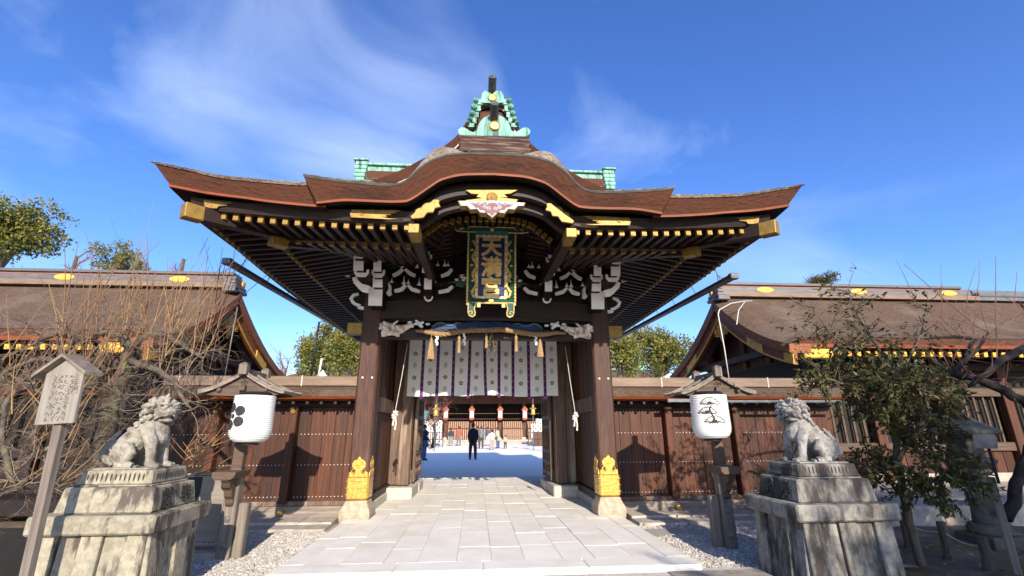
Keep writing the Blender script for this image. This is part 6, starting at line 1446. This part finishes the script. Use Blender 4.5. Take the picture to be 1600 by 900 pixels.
for k in range(255): p = RV.choice(nd); grow(b, p, Vector((RV.gauss(0, .8), RV.gauss(0, .7), RV.gauss(.15, .6))), RV.uniform(.22, .42), .006, 1, .0, .16, 2, 0, tw, 5)
b.build('twigs', 'trunk', LT_, recalc=False)
for pts, lev in tw:
    z_ = pts[-1].z; dens = 1 if z_ < 2.0 else max(.12, 1-(z_-2.0)*1.1)
    for i in range(1, len(pts)):
        for k in range(4):
            if RV.random() > dens*.95: continue
            d = (pts[i]-pts[i-1]).normalized()*.6+rv(.6); d.z -= .15; leaf(lf, pts[i]+rv(.012), d, Vector((0, 0, 1))+rv(.5), RV.uniform(.055, .095), RV.uniform(.012, .019), 0 if RV.random() < .5 else 1)
lf.build('foliage', ['leaf_dark', 'leaf_olive'], LT_, recalc=False)
# small plant growing by the wall post
q = PZ(1168, 806, -.02); SH = thing('small_shrub', 'small sparse shrub by the wall behind the dark pedestal', 'shrub', Vector((q.x+.1, 7.9, -.05))); b = MB(); lf = MB(); tw = []
for k in range(7): grow(b, Vector((0, 0, 0)), Vector((RV.gauss(0, .35), RV.gauss(0, .2), 1)), RV.uniform(.6, .85), .006, 1, 0, .1, 2, 0, tw, 5)
for pts, lev in tw:
    for i in range(3, len(pts)):
        for k in range(4): leaf(lf, pts[i]+rv(.01), (pts[i]-pts[i-1]).normalized()+rv(.5), rv(), RV.uniform(.04, .06), .010)
b.build('stems', 'twig', SH, recalc=False); lf.build('foliage', 'leaf_olive', SH, recalc=False)
# ---- dark old plum at the edge
PB = Vector((7.0, 6.25, .0)); PR = thing('plum_tree', 'dark gnarled plum tree with red shoots behind the stone lantern', 'tree', PB)
def pr(px, py, y): return at(px, py, y)-PB
b = MB(); nd = []
for pts, rs in (([(1575,810,6.2),(1590,760,6.2),(1612,700,6.2),(1625,650,6.2),(1600,628,6.1),(1545,600,6.0),(1485,582,5.9),(1450,560,5.8)], [.075,.07,.068,.068,.065,.058,.045,.02]),
  ([(1625,650,6.2),(1640,580,6.1),(1600,545,6.0),(1565,562,5.9),(1530,592,5.8),(1512,604,5.8)], [.068,.06,.055,.048,.036,.02]),
  ([(1485,582,5.9),(1510,560,5.9),(1531,539,5.9),(1545,520,5.9)], [.04,.03,.022,.012]), ([(1510,560,5.9),(1525,530,5.9),(1490,527,5.9),(1445,530,5.8)], [.03,.028,.022,.010]),
  ([(1640,580,6.1),(1620,500,6.2),(1590,470,6.2)], [.05,.03,.012])):
    P3 = [pr(*p) for p in pts]; fp = []; fr_ = []
    for i in range(len(P3)-1):
        for t in range(4): fp.append(P3[i].lerp(P3[i+1], t/4)+rv(.012)); fr_.append(rs[i]+(rs[i+1]-rs[i])*t/4)
    fp.append(P3[-1]); fr_.append(rs[-1]); b.tube(fp, fr_, 9); nd += fp[12:] if len(pts) > 7 else fp
b.build('trunk', 'dark_bark', PR, smooth=True)
b = MB()
for a, c, r in (((1531,513),(1412,412),.008),((1470,560),(1375,500),.008),((1558,560),(1556,400),.008),((1510,500),(1524,418),.006),((1580,500),(1589,425),.006),((1524,470),(1530,405),.005),((1474,520),(1470,415),.006),((1430,470),(1400,405),.005),((1545,520),(1600,480),.006),((1490,560),(1530,470),.006)):
    A, B2 = pr(*a, 5.9), pr(*c, 5.85); b.tube([A, A.lerp(B2, .5)+rv(.02), B2], [r, r*.8, r*.4], 5)
for k in range(60): grow(b, RV.choice(nd), Vector((RV.gauss(0, .6), RV.gauss(0, .4), RV.gauss(.5, .6))), RV.uniform(.3, .8), .006, 1, 0, .08, 2, 0, None, 5)
b.build('shoots', 'shoot_red', PR, recalc=False)
# ---- shade tree outside the gate precinct, behind the visitor
crown_tree('shade_tree', 'big loose evergreen outside the gate that shades the dark pedestal', (8.4, -13, -.1), (8.3, -13, 7.0), (4.4, 3, 3.4), 800, 12, .26, ['leaf_tree', 'leaf_dark'], lumps=14, trunk_r=.35, gap=.05)
crown_tree('shade_tree', 'dark dense evergreen outside the gate that shades the stone lantern', (10.6, -9, -.1), (10.2, -9, 6.2), (4.4, 3, 3.6), 800, 12, .28, ['leaf_tree', 'leaf_dark'], lumps=14, trunk_r=.35, gap=.2)
# ================================================================ stone lantern, low posts with rope, bank stones
SLp = PZ(1552, 848, .0); SLp = Vector((SLp.x, SLp.y, .0)); SLn = thing('stone_lantern', 'weathered stone lantern on a square base beside the leafy tree', 'stone lantern', SLp); SLn.scale = (.88, .88, .94)
for nm_, prof, n_ in (('base', [(.44,-.1),(.44,.10),(.40,.12)], 4), ('lower_base', [(.27,.12),(.29,.18),(.24,.26)], 12), ('shaft', [(.185,.26),(.17,.34),(.16,.58),(.185,.60),(.185,.66),(.16,.68),(.16,.92),(.18,1.0)], 16), ('platform', [(.16,1.0),(.30,1.07),(.33,1.13),(.30,1.16)], 6), ('fire_box', [(.20,1.16),(.21,1.44)], 4), ('roof', [(.20,1.44),(.47,1.50),(.48,1.55),(.28,1.66),(.12,1.76),(.10,1.78)], 6), ('jewel', [(.07,1.78),(.09,1.84),(.07,1.92),(.005,1.99)], 10)):
    b = MB(); b.lathe(prof, n_, sq=.5 if n_ == 4 else 0); b.build(nm_, 'old_stone', SLn, bevel=.012, smooth=n_ > 8)
b = MB(); b.bx(-.07, .07, -.152, -.148, 1.22, 1.38); b.build('window', 'carve_dark', SLn)
prev = None
for i, (px, pb, pt) in enumerate(((1420,850,800),(1482,866,815),(1545,885,838))):
    q = PZ(px, pb, .0); q = Vector((q.x, q.y, gz(q.x, q.y)-.03)); h_ = PY(px, pt, q.y).z-q.z
    o = MB().tube([(0, 0, -.05), (.01, 0, h_*.5), (0, 0, h_)], [.06, .055, .05], 9).build('fence_stake', 'trunk', smooth=False); o.location = q
    tag(o, ('short wooden stake by the trunk of the leafy tree', 'short wooden stake between leafy tree and stone lantern', 'short wooden stake in front of the stone lantern')[i], 'stake', 'short wooden stakes')
    if prev is not None:
        a, c = prev, q+Vector((0, 0, h_*.75)); pts = [a.lerp(c, t/8)+Vector((0, 0, -.05*sin(pi*t/8))) for t in range(9)]
        o = MB().tube([p-a for p in pts], .008, 5).build('guard_rope', 'cord'); o.location = a; tag(o, ('thin rope from the leafy tree trunk stake to the middle stake', 'thin rope from the middle stake to the stake before the stone lantern')[i-1], 'rope', 'thin ropes between the stakes')
    prev = q+Vector((0, 0, h_*.75))
bk = thing('stone_bank', 'low bank of rough stones behind the leafy tree and stone lantern', 'stone wall', (8, 7.7, 0))
x = 5.2
while x < 11:
    wd = random.uniform(.45, .95); ht = random.uniform(.26, .36); b = MB(); b.hull([(-wd/2, -.16, -.2), (wd/2, -.16, -.2), (wd/2, .25, -.2), (-wd/2, .25, -.2)], [(-wd/2+.03, -.12, ht+random.uniform(-.03, .03)), (wd/2-.03, -.12, ht+random.uniform(-.03, .03)), (wd/2-.03, .25, ht), (-wd/2+.03, .25, ht)])
    o = b.build('bank_stone', 'stone_step', bk, bevel=.045, seg=2); o.location = (x+wd/2-8, random.uniform(-.05, .05), -.02); x += wd
tag(sheet('upper_terrace', 5.2, 20, 7.9, 10.4, .27, 'stone_step', 4), kind='structure')
# fallen leaves under the leafy tree
b = MB()
for k in range(500):
    x_, y_ = RV.uniform(4.3, 7.5), RV.uniform(4.6, 7.0); leaf(b, Vector((x_, y_, gz(x_, y_)+.035)), rv()*Vector((1, 1, .15)), Vector((0, 0, 1))+rv(.3), RV.uniform(.04, .07), .014, k % 2)
tag(b.build('leaf_litter', ['shoot', 'leaf_olive'], recalc=False), 'fallen leaves scattered over the mossy earth', 'leaf litter', kind='stuff')
bpy.data.scenes.remove(TS)
